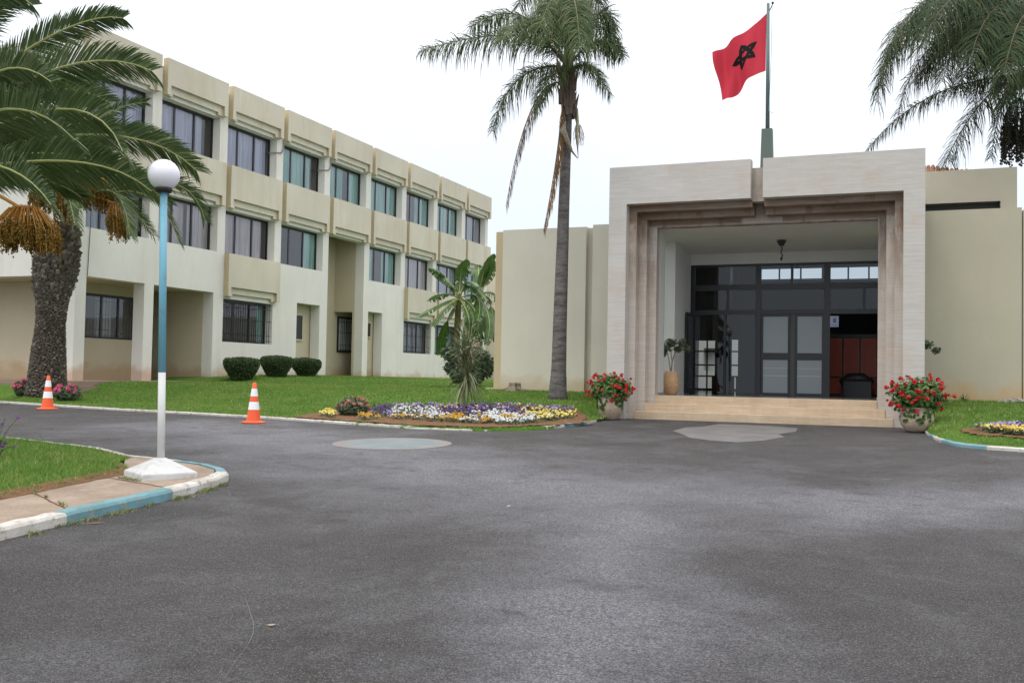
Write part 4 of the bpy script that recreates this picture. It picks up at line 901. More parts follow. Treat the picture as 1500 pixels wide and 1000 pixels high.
def date_trunk(parent, base, prof, lean=(0, 0), rough_from=.5, cf=None):
    """boots: overlapping leaf-base scales around a dark core; the top ones larger and ragged"""
    mb = MB(); H = prof[-1][0]; bx, by, bz = base
    def rr(h): return float(np.interp(h, [p[0] for p in prof], [p[1] for p in prof]))
    cf = cf or (lambda f: f)
    hs = np.linspace(-.15, H, 24); mb.tube([(bx+lean[0]*cf(h/H), by+lean[1]*cf(h/H), bz+h) for h in hs], [rr(max(h, 0))*.93 for h in hs], 20, 1)
    h = 0; k = 0
    while h < H:
        f = h/H; big = max(0, (f-rough_from)/(1-rough_from)); sw = .075+.10*big; sh = .045+.20*big; n = int(2*math.pi*rr(h)/(sw*1.15))
        for i in range(n):
            a = 2*math.pi*(i+(k % 2)*.5)/n+random.gauss(0, .04); r = rr(h)*(.96+.02*random.random()); ex = (.018+.20*big*random.random()**1.5+.02*random.random())
            c, s = math.cos(a), math.sin(a); cx, cy = bx+lean[0]*cf(f), by+lean[1]*cf(f); zz = bz+h+random.gauss(0, .012+.03*big); wv = sw*random.uniform(.35, .58)
            t = Vector((-s, c, 0)); o = Vector((c, s, 0)); P0 = Vector((cx, cy, zz))+o*r
            tw = random.gauss(0, .25*big)
            V = [P0-t*wv-Vector((0, 0, sh*.2)), P0+t*wv-Vector((0, 0, sh*.2)), P0+o*ex+t*wv*.8+Vector((0, 0, sh*(.5+tw))), P0+o*ex-t*wv*.8+Vector((0, 0, sh*(.5-tw))),
                 P0+t*wv*.6-o*.02+Vector((0, 0, sh*1.0)), P0-t*wv*.6-o*.02+Vector((0, 0, sh*1.0))]
            mb.add(V, [(0, 1, 2, 3), (3, 2, 4, 5), (0, 3, 5), (1, 4, 2)], 0)
        h += .05+.055*big; k += 1
    return mb.build('trunk', [M['boot'], M['boot_core']], parent)
PM = [M['palm'], M['rachis']]
# visible date palm
bA = onX(68, 579, -24.75); bA.z = lz(bA.x, bA.y)-.02; DA = (bA-EYE).dot(fw)
pa = empty('date_palm', tuple(bA), 'thick date palm with a shaggy trunk and orange fruit clusters beside the low platform', 'palm tree', 'date palms on the left')
mA = DA/FPX; topA = vp(93, 335, DA); HA = topA.z-bA.z
date_trunk(pa, bA, [(0, 30*mA), (HA*.08, 27*mA), (HA*.2, 25*mA), (HA*.42, 20.5*mA), (HA*.56, 22*mA), (HA*.64, 27*mA), (HA*.74, 30*mA), (HA*.86, 27*mA), (HA, 20*mA)], lean=tuple((topA-bA).xy), cf=lambda f: float(np.interp(f, [0, .2, .42, .62, .74, .88, 1], [0, .03, .14, .25, .42, .65, .95])))
cA = vp(95, 318, DA)
def pf_(parent, origin, D, ctl, L, n, w, **kw):
    """frond through image-plane way-points given with their own depth offset"""
    P = [origin]+[vp(x, y, D+dz) for x, y, dz in ctl]; return frond('frond', parent, P, L, n, w, kw.pop('mats', PM), **kw)
for ctl in [[(170, 262, -.8), (235, 262, -1.4), (262, 355, -1.8)], [(190, 250, 0), (280, 240, 0), (300, 322, .2)], [(140, 270, -1), (180, 250, -2.0), (190, 345, -2.6)],
            [(60, 250, -1), (20, 230, -2), (-40, 300, -2)], [(90, 240, 1), (70, 190, 1.5), (10, 190, 1.5)], [(110, 230, 1.2), (170, 170, 2), (240, 200, 3)], [(100, 240, -.5), (120, 190, -1.5), (180, 200, -2.8)],
            [(100, 230, .3), (110, 130, 1), (60, 90, 1.5)], [(100, 230, .3), (140, 150, 1), (215, 150, 1.5)], [(70, 240, -.6), (50, 180, -2), (70, 300, -3.5)], [(100, 220, 0), (90, 110, 0), (150, 110, 0)],
            [(60, 260, .6), (-10, 220, 1), (-70, 280, 1.6)], [(120, 260, 1.4), (190, 240, 2.6), (250, 300, 3)], [(80, 260, -1.2), (90, 230, -2.6), (110, 330, -3.6)], [(110, 270, .8), (160, 250, 1.5), (225, 345, 1.8)]]:
    pf_(pa, cA, DA, ctl, .78, 150, .030, vee=.35, droop=.18, fwd=.85, rr=.04, roll=.5, messy=.08)
FM = [M['fruit_or'], M['fruit_dk']]
for (x1, y1, x2, y2, x3, y3, d, r_) in [(120, 290, 168, 298, 172, 352, -1.2, .30), (70, 285, 62, 268, 60, 312, -1.4, .35), (100, 290, 148, 262, 150, 312, -.9, .35), (90, 290, 95, 275, 97, 330, -1.5, .35), (120, 290, 185, 318, 182, 348, -1.0, .25), (100, 280, 115, 262, 118, 305, -1.6, .3)]:
    fruit_cluster(pa, vp(x1, y1, DA+d*.5), vp(x2, y2, DA+d), vp(x3, y3, DA+d), r_, 90, 16, FM, berry=.022)
# second, nearer date palm whose trunk stands just outside the frame
DB = 14.5; bB = vp(-175, 600, DB); bB.z = g(bB.y)+.15
pb = empty('date_palm', tuple(bB), 'nearer date palm reaching long arching fronds in from the left edge above the lamp', 'palm tree', 'date palms on the left')
cB = vp(-150, 262, DB); mBp = DB/FPX
date_trunk(pb, bB, [(0, .45), (1, .42), (2.0, .40), ((cB-bB).z*.8, .48), ((cB-bB).z*.97, .42)], lean=tuple((cB-bB).xy))
for ctl, L in [([(-60, 120, 0), (110, 10, 0), (180, 27, -.3)], .42), ([(-40, 150, -.6), (110, 50, -.8), (222, 104, -1.2)], .56), ([(-40, 200, -1.2), (130, 90, -1.6), (180, 222, -2.4)], .60),
               ([(-20, 215, -.2), (190, 150, .2), (288, 250, .3)], .52), ([(-30, 250, -1.0), (130, 200, -1.5), (222, 280, -2.0)], .56), ([(-60, 90, -.3), (-20, -60, -.6), (48, 8, -1.0)], .5),
               ([(-50, 180, .8), (60, 90, 1.4), (160, 150, 2.0)], .55), ([(-80, 230, -1.6), (20, 215, -2.6), (75, 300, -3.4)], .55),
               ([(-100, 200, .8), (0, 150, 2), (60, 215, 3)], .55), ([(-50, 230, .5), (60, 180, .9), (150, 235, 1.2)], .5), ([(-70, 180, -1.5), (20, 110, -2.4), (110, 205, -3.2)], .55),
               ([(-50, 240, -.4), (80, 190, -.4), (200, 262, -.6)], .6), ([(-60, 240, .2), (40, 215, .3), (140, 262, .2)], .55),
               ([(-60, 140, -1), (0, 60, -1.4), (75, 120, -2.0)], .5), ([(-40, 262, .6), (60, 240, .9), (120, 290, 1.0)], .5)]:
    pf_(pb, cB, DB, ctl, L*1.1, 210, .0225, vee=.34, droop=.12, fwd=.95, rr=.034, roll=random.choice((.75, 1.0, .9)), messy=.07)
for ctl in [[(-250, 120, 0), (-380, 60, 0), (-480, 200, 0)], [(-200, 60, 1), (-220, -120, 2), (-300, -60, 3)], [(-150, 60, -1), (-140, -60, -3), (-180, 160, -5)], [(-250, 230, -1), (-360, 250, -2), (-400, 400, -2)], [(-180, 150, 2), (-150, 50, 4), (-100, 200, 5)]]:
    pf_(pb, cB, DB, ctl, .7, 90, .034, vee=.4, droop=.12, fwd=.7, rr=.036)
fruit_cluster(pb, vp(-90, 262, DB-1), vp(38, 309, DB-1.2), vp(42, 370, DB-1.2), .40, 190, 30, FM, berry=.014)
# tall feathery palm in the lawn
bM_ = Vector((-8.97, 25.3, 0)); bM_.z = lz(bM_.x, bM_.y)-.03; DM = (bM_-EYE).dot(fw)
pm = empty('feather_palm', tuple(bM_), 'tall slender grey-trunked palm with drooping feathery fronds standing in the lawn left of the portal', 'palm tree', 'feathery palms by the entrance')
mb = MB(); tp = [vp(x, y, DM) for x, y in [(817, 590), (817, 575), (818.5, 540), (820, 480), (822, 420), (824, 360), (826, 300), (828, 250), (830, 200), (831, 160)]]
mb.tube(tp, [q_*DM/FPX for q_ in (17, 13.3, 11, 10.2, 9.6, 8.9, 8.2, 7.6, 7.2, 7.2)], 24)
mb.build('trunk', [M['trunk_grey']], pm, smooth=True)
mb = MB(); mb.tube([vp(831, 168, DM), vp(832, 140, DM), vp(832, 112, DM)], [.15, .205, .16], 16)
for i in range(26):
    a = random.random()*6.28; z = random.uniform(108, 160); p = vp(831, z, DM)+Vector((math.cos(a)*.2, math.sin(a)*.2, 0)); q = p+Vector((math.cos(a)*.10, math.sin(a)*.10, random.uniform(.25, .5)))
    mb.tube([p-Vector((0, 0, .25)), p, q], [.05, .06, .012], 5)
mb.build('old_sheath', [M['fibre']], pm)
mb = MB(); mb.tube([vp(832, 120, DM), vp(833, 80, DM), vp(834, 40, DM), vp(834, 10, DM)], [.15, .14, .07, .03], 12); mb.build('leaf_sheath', [M['crownshaft']], pm, smooth=True)
QM = [M['queen'], mat('olive rachis', (.15, .15, .07), .7)]; cM = vp(833, 100, DM)
for ctl, L, n in [([(800, 30, 0), (700, 50, 0), (617, 74, 0)], .62, 100), ([(800, 20, 1), (740, 0, 1.5), (690, 40, 2)], .65, 95), ([(800, 90, .3), (740, 100, .3), (722, 192, .3)], .55, 90), ([(800, 70, -1), (770, -10, -2), (735, 60, -3)], .65, 95),
                  ([(860, 30, .5), (890, -20, .5), (900, 60, .5)], .65, 90), ([(850, 70, 0), (885, 35, 0), (912, 82, .4)], .55, 80), ([(850, 100, -.4), (868, 75, -.8), (893, 140, -.8)], .45, 80), ([(835, 20, -.5), (825, -60, -1.5), (790, 40, -3)], .75, 110),
                  ([(835, 10, .5), (850, -80, .8), (880, 10, 1)], .7, 100), ([(830, 10, 1), (800, -70, 2), (760, 10, 3)], .7, 90), ([(835, 0, -1), (840, -50, -2.5), (850, 70, -3.5)], .7, 100), ([(830, 20, .5), (815, -90, 1), (770, -40, 1.4)], .7, 90),
                  ([(840, 30, 2), (880, 10, 3), (905, 80, 3.4)], .6, 70), ([(820, 100, -.6), (800, 95, -1), (785, 165, -1.2)], .42, 70), ([(825, 30, -1.2), (800, -40, -2), (805, 60, -3)], .7, 90), ([(835, 20, .4), (838, -120, .6), (830, -60, .8)], .6, 60), ([(845, 40, 1.4), (870, -60, 2), (915, -20, 2.5)], .65, 90)]:
    P = [cM]+[vp(x, y, DM+d) for x, y, d in ctl]; frond('frond', pm, P, L*1.2, int(n*2.3), .0215, QM, vee=.1, droop=.66, fwd=.5, messy=.35, rr=.035, start=.14)
for ctl, mm, w_ in [([(808, 110, -.3), (770, 130, -.3), (741, 302, -.4)], 'grey_dead', .016), ([(822, 160, -.3), (822, 210, -.3), (796, 338, -.3)], 'dead', .024)]:
    P = [vp(828, 125, DM)]+[vp(x, y, DM+d) for x, y, d in ctl]; frond('dead_frond', pm, P, .26, 110, w_, [M[mm], M['dead']], vee=-1.15, droop=1.2, fwd=1.2, messy=.4, rr=.03, start=.2)
mb = MB(); mb.tube([vp(828, 178, DM-.25), vp(824, 190, DM-.3), vp(830, 205, DM-.3), vp(838, 222, DM-.25), vp(846, 232, DM-.25)], [.03, .13, .10, .04, .015], 10, sq=.5); mb.build('spathe', [M['spathe']], pm, smooth=True)
mb = MB(); mb.tube([vp(840, 150, DM-.1), vp(846, 160, DM-.1), vp(846, 178, DM-.1), vp(845, 198, DM-.1), vp(847, 232, DM-.1)], [.012, .03, .08, .075, .01], 10, sq=.5); mb.build('spathe', [M['spathe_pale']], pm, smooth=True)
fruit_cluster(pm, vp(835, 150, DM), vp(846, 185, DM+.1), vp(849, 215, DM+.1), .16, 40, 1, [M['dead'], M['dead']], name='flower_stalk', berry=.008)
# right palm: trunk beyond the right edge
DR = 28.6; bR = vp(1560, 600, DR); bR.z = .6
pr_ = empty('feather_palm', tuple(bR), 'feathery palm with hanging dark fruit leaning in over the right wing from the right edge', 'palm tree', 'feathery palms by the entrance')
mb = MB(); mb.tube([bR-Vector((0, 0, .3)), bR+Vector((0, 0, 1)), vp(1555, 300, DR), vp(1550, 110, DR)], [.36, .27, .22, .18], 20); mb.build('trunk', [M['trunk_grey']], pr_, smooth=True)
cR = vp(1545, 95, DR); QR = [foliage('shaded feathery leaflets', (.022, .044, .020), (.075, .115, .05), .6, .15, .8, (.14, .13, .06), spec=.15), M['rachis_brown']]
for ctl, L, n in [([(1500, -20, 0), (1300, -60, 0), (1285, 150, 0)], .85, 130), ([(1500, 0, -1), (1330, -70, -2), (1300, 90, -2)], .85, 130), ([(1480, 20, .3), (1300, -20, .6), (1290, 130, .8)], .8, 120), ([(1500, 130, 0), (1380, 80, 0), (1268, 222, .6)], .42, 120),
                  ([(1500, 100, -.6), (1430, 110, -.8), (1362, 290, -1.0)], .62, 110), ([(1500, 110, .4), (1465, 110, .6), (1452, 232, .8)], .42, 90), ([(1500, 0, -1.5), (1400, -80, -3), (1350, 70, -3.6)], .9, 130), ([(1500, -20, 1), (1400, -90, 1.5), (1340, 30, 2)], .85, 120),
                  ([(1500, 40, -.5), (1420, -20, -1.5), (1380, 120, -2)], .8, 120), ([(1520, 20, -1), (1460, -60, -3), (1420, 90, -4)], .85, 120), ([(1520, 0, 1), (1460, -80, 2), (1400, 60, 3)], .8, 110), ([(1530, 20, -1.5), (1500, -40, -3.5), (1470, 110, -4.4)], .8, 120),
                  ([(1530, 30, 1.5), (1490, -40, 3), (1440, 90, 3.6)], .8, 110), ([(1560, -50, 0), (1620, -120, 0), (1750, 20, 0)], .8, 70), ([(1560, -20, 2), (1600, -60, 4), (1660, 90, 5)], .8, 70), ([(1560, -50, -2), (1590, -100, -4), (1640, 60, -5)], .8, 70),
                  ([(1500, 60, .2), (1400, 10, .2), (1340, 120, .4)], .75, 120), ([(1545, -60, .4), (1530, -180, .6), (1480, -60, .8)], .8, 90), ([(1510, 90, -1), (1430, 40, -1.8), (1405, 130, -2.2)], .6, 100), ([(1500, 60, .6), (1360, -30, 1.0), (1315, 170, 1.3)], .7, 120), ([(1510, 60, 1), (1460, 10, 1.5), (1425, 150, 2)], .7, 110), ([(1520, 80, -2), (1490, 20, -3), (1470, 150, -3.5)], .7, 110), ([(1500, 40, 1.8), (1380, -20, 2.4), (1355, 120, 2.8)], .7, 110)]:
    P = [cR]+[vp(x, y, DR+d) for x, y, d in ctl]; frond('frond', pr_, P, L*1.3, int(n*2.4), .022, QR, vee=.05, droop=.66, fwd=.5, messy=.32, rr=.042, start=.12)
fruit_cluster(pr_, vp(1530, 120, DR-.3), vp(1492, 145, DR-.6), vp(1492, 238, DR-.6), .48, 150, 15, [M['fruit_bk'], M['fruit_bk']], berry=.03)
# ------------------------------------------------------------------ leafy clumps
def leaf_cloud(mb, c, r, n, size, mi=0, shell=.75, flat=None, aspect=1.6, cut=None):
    c = Vector(c)
    for _ in range(n):
        d = Vector((random.gauss(0, 1), random.gauss(0, 1), random.gauss(0, 1))).normalized(); k = shell+(1-shell)*random.random() if random.random() < .8 else random.random()
        p = Vector((d.x*r[0], d.y*r[1], d.z*r[2]))*k
        if cut is not None: p.z = max(min(p.z, cut[1]), cut[0])
        p += c; a = Vector((random.gauss(0, 1), random.gauss(0, 1), random.gauss(0, .7))).normalized(); b = a.cross(d+Vector((0, 0, .3))); 
        if b.length < .05: continue
        b.normalize(); s = size*random.uniform(.6, 1.3); mb.add([p-a*s*aspect*.5, p+b*s*.35, p+a*s*aspect*.5, p-b*s*.35], [(0, 1, 2, 3)], mi)
    return mb
def bump_core(mb, c, r, mi=0, n=20, noi=.06, cut=None):
    vs = []; m = 12
    for i in range(m+1):
        for j in range(n):
            th = math.pi*i/m; a = 2*math.pi*j/n; d = Vector((math.sin(th)*math.cos(a), math.sin(th)*math.sin(a), math.cos(th))); k = 1+noi*noise.noise(d*3+Vector(c))
            z = d.z*r[2]*k
            if cut: z = max(min(z, cut[1]), cut[0])
            vs.append((c[0]+d.x*r[0]*k, c[1]+d.y*r[1]*k, c[2]+z))
    mb.add(vs, [(i*n+j, i*n+(j+1) % n, (i+1)*n+(j+1) % n, (i+1)*n+j) for i in range(m) for j in range(n)], mi)
TOPL = ['left of the three clipped round bushes in front of the white wall', 'middle of the three clipped round bushes in front of the white wall', 'right of the three clipped round bushes, next to the door recess']
for i, (px, X, hw, ty) in enumerate([(353.5, -24.6, 25.5, 524), (404.5, -24.6, 23, 521.5), (448.5, -24.6, 22, 525)]):
    bb = onX(px, 556, X); gz_ = lz(bb.x, bb.y); D = (bb-EYE).dot(fw); mpp = D/FPX; top = 1+(vp(px, ty, D).z-1); R = hw*mpp; H = top-gz_
    b = empty('topiary_bush', (bb.x, bb.y, gz_), TOPL[i], 'bush', 'clipped round bushes')
    mb = MB(); prof = [(.55, .02), (.62, .12), (.80, .35), (.96, .55), (1.0, .72), (.97, .85), (.85, .96), (.5, 1.0), (.01, 1.005)]
    mb.lathe([(R*.93*a, H*.97*z) for a, z in prof], 20, (bb.x, bb.y, gz_), wob=.05); mb.build('core', [M['topcore']], b)
    mb = MB()
    for _ in range(5200):
        u = random.random()*len(prof[:-1]); k = int(u); f = u-k; rr_ = prof[k][0]*(1-f)+prof[k+1][0]*f; zz = prof[k][1]*(1-f)+prof[k+1][1]*f; a = random.random()*6.283
        if k >= 6: rr_ *= math.sqrt(random.random())
        w_ = 1+.06*noise.noise(Vector((math.cos(a)*2+i, math.sin(a)*2, zz*3))); p = Vector((bb.x+R*rr_*w_*math.cos(a), bb.y+R*rr_*w_*math.sin(a), gz_+H*zz*w_))
        t = Vector((random.gauss(0, 1), random.gauss(0, 1), random.gauss(0, 1))).normalized(); q = t.cross(Vector((random.gauss(0, 1), random.gauss(0, 1), random.gauss(0, 1)))).normalized(); s = .032*random.uniform(.6, 1.5)
        mb.add([p-t*s, p+q*s*.5, p+t*s, p-q*s*.5], [(0, 1, 2, 3)])
    mb.build('foliage', [M['topiary']], b)
    mb = MB(); mb.tube([(bb.x, bb.y, gz_-.1), (bb.x, bb.y, gz_+.25)], [.12, .10], 8); mb.build('stem', [M['boot_core']], b)
# ------------------------------------------------------------------ flowers
def blossom(mb, p, r, mi, n=6, up=None):
    up = up or Vector((random.gauss(0, .5), random.gauss(-.5, .4), .8)).normalized(); a = up.cross(Vector((1, .2, 0))).normalized(); b = up.cross(a); ph = random.random()
    vs = [p-up*r*.3]+[p+(a*math.cos(2*math.pi*(j/n)+ph)+b*math.sin(2*math.pi*(j/n)+ph))*r*random.uniform(.8, 1.1) for j in range(n)]
    mb.add(vs, [(0, j+1, (j+1) % n+1) for j in range(n)], mi)
def ball(mb, p, r, mi, k=16):
    for _ in range(k):
        d = Vector((random.gauss(0, 1), random.gauss(0, 1), random.gauss(0, 1)+.3)).normalized(); blossom(mb, p+d*r*.7, r*.5, mi, 5, d)
# pansy bed
PMAT = [M['p_white'], M['p_yellow'], M['p_orange'], M['p_purple'], M['p_lilac'], M['shrub']]
def pansy(mb, x, y, z, mi):
    for _ in range(9):
        a = random.random()*6.28; p = Vector((x+random.gauss(0, .06), y+random.gauss(0, .05), z+random.uniform(.0, .09))); t = Vector((math.cos(a), math.sin(a), .5)).normalized(); q = t.cross(Vector((0, 0, 1))).normalized()
        mb.add([p-t*.04, p+q*.018, p+t*.04, p-q*.018], [(0, 1, 2, 3)], 5)
    for _ in range(random.choice((2, 3, 3))): blossom(mb, Vector((x+random.gauss(0, .045), y+random.gauss(0, .045), z+random.uniform(.07, .14))), .027, mi, 6)
mb = MB(); cells = {}
tries = 0; placed = 0
while placed < 950 and tries < 20000:
    tries += 1; px = random.uniform(535, 842); py = random.uniform(596, 624)
    if px < 560 and py > 612: continue
    lo = np.interp(px, [535, 600, 690, 760, 842], [600, 597, 597, 598, 603]); hi = np.interp(px, [535, 600, 690, 760, 842], [614, 617, 622, 624, 614])
    if not lo < py < hi: continue
    f = (py-lo)/(hi-lo)+random.gauss(0, .07); r_ = random.random(); nz = noise.noise(Vector((px*.035, py*.2, 0)))
    if px < 575: mi = 3 if f < .6 else (4 if r_ < .5 else 3)
    elif px < 640: mi = (0 if r_ < .85 else 4) if f > .2 and f < .75 else (4 if f < .3 else (2 if r_ < .5 else 0))
    elif px < 770: mi = (4 if r_ < .45 else (1 if r_ < .6 else 3)) if f < .35 else ((3 if nz > -.15 else 0) if f < .6 else ((2 if nz > 0 else 0)))
    else: mi = (3 if r_ < .5 else 4) if f < .4 and px > 800 or f < .2 else (1 if r_ < .88 else 0)
    if 770 < px < 790 and f > .6: mi = 0
    p = lawn_hit(px, py); 
    if p.y < kerby(p.x)+.25: continue
    pansy(mb, p.x, p.y, lz(p.x, p.y)+.02, mi); placed += 1
tag(mb.build('pansies', PMAT), 'bed of white, yellow, orange and purple pansies in front of the spiky plant', 'flowers', kind='stuff')
mb = MB()
for _ in range(420):
    x, y = random.uniform(1.05, 3.2), random.uniform(20.75, 21.9)
    if (x-2.3)**2/1.5+(y-21.35)**2/.36 > 1: continue
    f = (y-20.75)/1.1; mi = 1 if f < .55 and random.random() < .8 else (2 if f < .6 else (4 if x < 1.8 else 3)); pansy(mb, x, y, rz(x, y)+.03, mi)
tag(mb.build('pansies', PMAT), 'small bed of yellow and purple pansies in the right-hand lawn', 'flowers', kind='stuff')
def flower_bush(px, py, wpx, hpx, zf, pm_, label, nfl=26, name='flowering_bush', leaf='shrub', group=None, fr=.055, pos=None):
    p = pos or lawn_hit(px, py); D = (p-EYE).dot(fw); mpp = D/FPX; R = wpx*mpp/2; H = hpx*mpp; z = zf(p.x, p.y)
    o = empty(name, (p.x, p.y, z), label, 'flowers', group); mb = MB(); leaf_cloud(mb, (p.x, p.y, z+H*.45), (R, R*.9, H*.5), 900, .07); mb.build('foliage', [M[leaf]], o)
    for k in range(nfl):
        d = Vector((random.gauss(0, 1), random.gauss(-.4, 1), abs(random.gauss(0, .8)))).normalized(); q = Vector((p.x+d.x*R*.98, p.y+d.y*R*.9, z+H*.45+d.z*H*.55)); mb = MB(); ball(mb, q, fr*random.uniform(.7, 1.2), 0, 12); mb.build('flower_head', [pm_], o)
    return o
flower_bush(516, 609, 50, 29, lz, M['salmon'], 'salmon pink flowering bush at the left end of the pansy bed', 34, fr=.045)
mb = MB()
for _ in range(60):
    px = random.choice([random.gauss(462+20, 5)+0, random.gauss(538, 6)]); q = lawn_hit(px, random.uniform(606, 614) if px < 500 else random.uniform(612, 617)); pansy(mb, q.x, q.y, lz(q.x, q.y)+.02, 1 if px < 520 else 2)
tag(mb.build('pansies', PMAT), 'few yellow and orange pansies at the foot of the salmon bush', 'flowers', kind='stuff')
for px, wd, lab, cl in [(99, 40, 'pink flowering bush at the right foot of the thick date palm', 'pink'), (33, 26, 'pink flowering bush at the left foot of the thick date palm', 'pink')]:
    q = onY(px, 574, bA.y-.35); q.z = lz(q.x, q.y); flower_bush(px, 575, wd, 24, lz, M[cl], lab, 24, group='pink bushes round the date palm', fr=.075, pos=q)
# violet flowers at the island's left edge
q = Vector(vp(-12, 655, 13.2)); q.z = iz(q.x, q.y) if q.x > -25 else .1
vo = empty('violet_flowers', tuple(q), 'spindly plant with violet flowers at the left edge behind the island grass', 'flowers')
mb = MB(); heads = []
for i in range(26):
    a = random.gauss(0, .35); e = q+Vector((random.uniform(-.35, .32), random.uniform(-.2, .2), random.uniform(.15, .55))); mb.tube([q+Vector((random.uniform(-.15, .1), 0, 0)), q.lerp(e, .6)+Vector((a*.1, 0, .05)), e], .005, 4, 0); heads.append(e)
leaf_cloud(mb, q+Vector((-.1, 0, .15)), (.25, .2, .18), 160, .05); mb.build('foliage', [M['shrub']], vo)
for e in heads[:20]: mb = MB(); ball(mb, e, .026, 0, 5); mb.build('flower_head', [M['violet']], vo)
# geranium pots
def geranium(x, y, z, R, H, label, prof, mt, fol, grp, nfl=46, spread=(.55, .5, .42), lop=0):
    o = empty('geranium_pot', (x, y, z), label, 'flower pot', grp)
    mb = MB(); mb.lathe([(R*a, H*b) for a, b in prof], 36, (x, y, z), wob=.02); mb.build('pot', [M[mt]], o, smooth=True)
    mb = MB(); mb.lathe([(R*.01, H*.9), (R*.78, H*.9)], 20, (x, y, z)); mb.build('soil', [M['soil']], o)
    mb = MB(); c = Vector((x+lop, y, z+H+fol)); sx, sy, sz = spread
    bump_core(mb, (c.x, c.y, c.z), (sx*.68, sy*.68, sz*.62), 1, noi=.3)
    for _ in range(1500):
        d = Vector((random.gauss(0, 1), random.gauss(0, 1), random.gauss(0, 1))).normalized(); k = random.uniform(.62, 1.0)*(1+.22*noise.noise(d*2.3+Vector((x, y, z)))); p = c+Vector((d.x*sx, d.y*sy, d.z*sz))*k
        up = (d+Vector((random.gauss(0, .35), random.gauss(0, .35), .5+random.gauss(0, .3)))).normalized(); a = up.cross(Vector((.3, 1, .1))).normalized(); b = up.cross(a); r_ = random.uniform(.022, .042)
        mb.add([p+(a*math.cos(t)+b*math.sin(t))*r_ for t in [0, 1.05, 2.1, 3.14, 4.2, 5.24]], [(0, 1, 2, 3, 4, 5)], 0)
    for k_ in range(240):  # trailing leaves over the rim
        a = random.random()*6.28; p = Vector((x+math.cos(a)*R*1.02, y+math.sin(a)*R*1.02, z+H*random.uniform(.55, 1.05)*(.8+.35*noise.noise(Vector((math.cos(a)*2, math.sin(a)*2, x)))))); r_ = .035
        if noise.noise(Vector((math.cos(a)*1.5, math.sin(a)*1.5, x+3))) < -.05: continue
        t = Vector((-math.sin(a), math.cos(a), 0)); mb.add([p-t*r_, p-Vector((0, 0, r_)), p+t*r_, p+Vector((0, 0, r_))+Vector((math.cos(a), math.sin(a), 0))*.03], [(0, 1, 2, 3)], 0)
    mb.build('foliage', [M['ger_leaf'], M['topcore']], o)
    for i in range(nfl):
        d = Vector((random.gauss(0, 1), random.gauss(-.5, .8), random.gauss(.25, .7))).normalized(); p = c+Vector((d.x*sx, d.y*sy, d.z*sz))*random.uniform(.98, 1.2); mb = MB(); ball(mb, p, random.uniform(.035, .065), 0, 16)
        mb.tube([p, p.lerp(c, .25)], .004, 4, 1); mb.build('flower_head', [M['ger_red'], M['ger_leaf']], o)
pj = onY(893, 616, 23.75); geranium(pj.x, pj.y, g(pj.y)+.01, .31, .64, 'red geraniums spilling from a tall pale clay pot left of the steps', [(.55, 0), (.72, .06), (.92, .28), (1.0, .5), (.97, .72), (.86, .88), (.88, .97), (.95, 1.0), (.85, 1.0), (.8, .9)], 'terracotta', .10, 'red geranium pots flanking the steps', 52, (.55, .42, .38), .02)
pj = onY(1343, 633, 23.2); geranium(pj.x, pj.y, g(pj.y)+.01, .345, .52, 'red geraniums spilling from a squat round clay pot right of the steps', [(.50, 0), (.68, .05), (.93, .28), (1.0, .52), (.95, .76), (.82, .94), (.86, 1.0), (.8, 1.0), (.76, .9)], 'terracotta', .26, 'red geranium pots flanking the steps', 56, (.60, .45, .42), .03)
# potted plants in the porch gaps
def pot_plant(x, y, z, label, sx=1):
    o = empty('potted_shrub', (x, y, z), label, 'potted plant', 'potted shrubs in the porch openings')
    mb = MB(); mb.lathe([(.14, 0), (.19, .05), (.225, .25), (.215, .45), (.17, .60), (.16, .63), (.13, .63)], 28, (x, y, z)); mb.build('pot', [M['terra_or']], o, smooth=True)
    mb = MB(); mb.tube([(x, y, z+.5), (x+.03, y, z+.9), (x+.12*sx, y, z+1.15), (x+.30*sx, y-.05, z+1.30)], [.022, .02, .016, .01], 6); mb.tube([(x, y, z+.5), (x-.05, y, z+.9), (x-.12, y, z+1.2)], [.018, .014, .008], 6); mb.tube([(x+.03, y, z+.85), (x, y, z+1.1), (x-.02, y, z+1.4)], [.014, .012, .006], 6)
    mb.build('stem', [M['wood_old']], o); mb = MB()
    for c, r in (((x+.32*sx, y-.05, z+1.38), .17), ((x-.12, y, z+1.25), .15), ((x, y, z+1.42), .15), ((x+.18*sx, y, z+1.22), .12), ((x-.2, y, z+1.1), .09), ((x+.42*sx, y-.05, z+1.25), .11)): leaf_cloud(mb, c, (r, r, r*.9), 150, .055, shell=.2, aspect=2)
    mb.build('foliage', [M['shrub']], o)
pot_plant(-6.20, 26.62, .594, 'potted shrub in the gap behind the left portal jamb')
pot_plant(-.62, 26.62, .594, 'potted shrub in the gap behind the right portal jamb, its leaves just showing', sx=2.4)
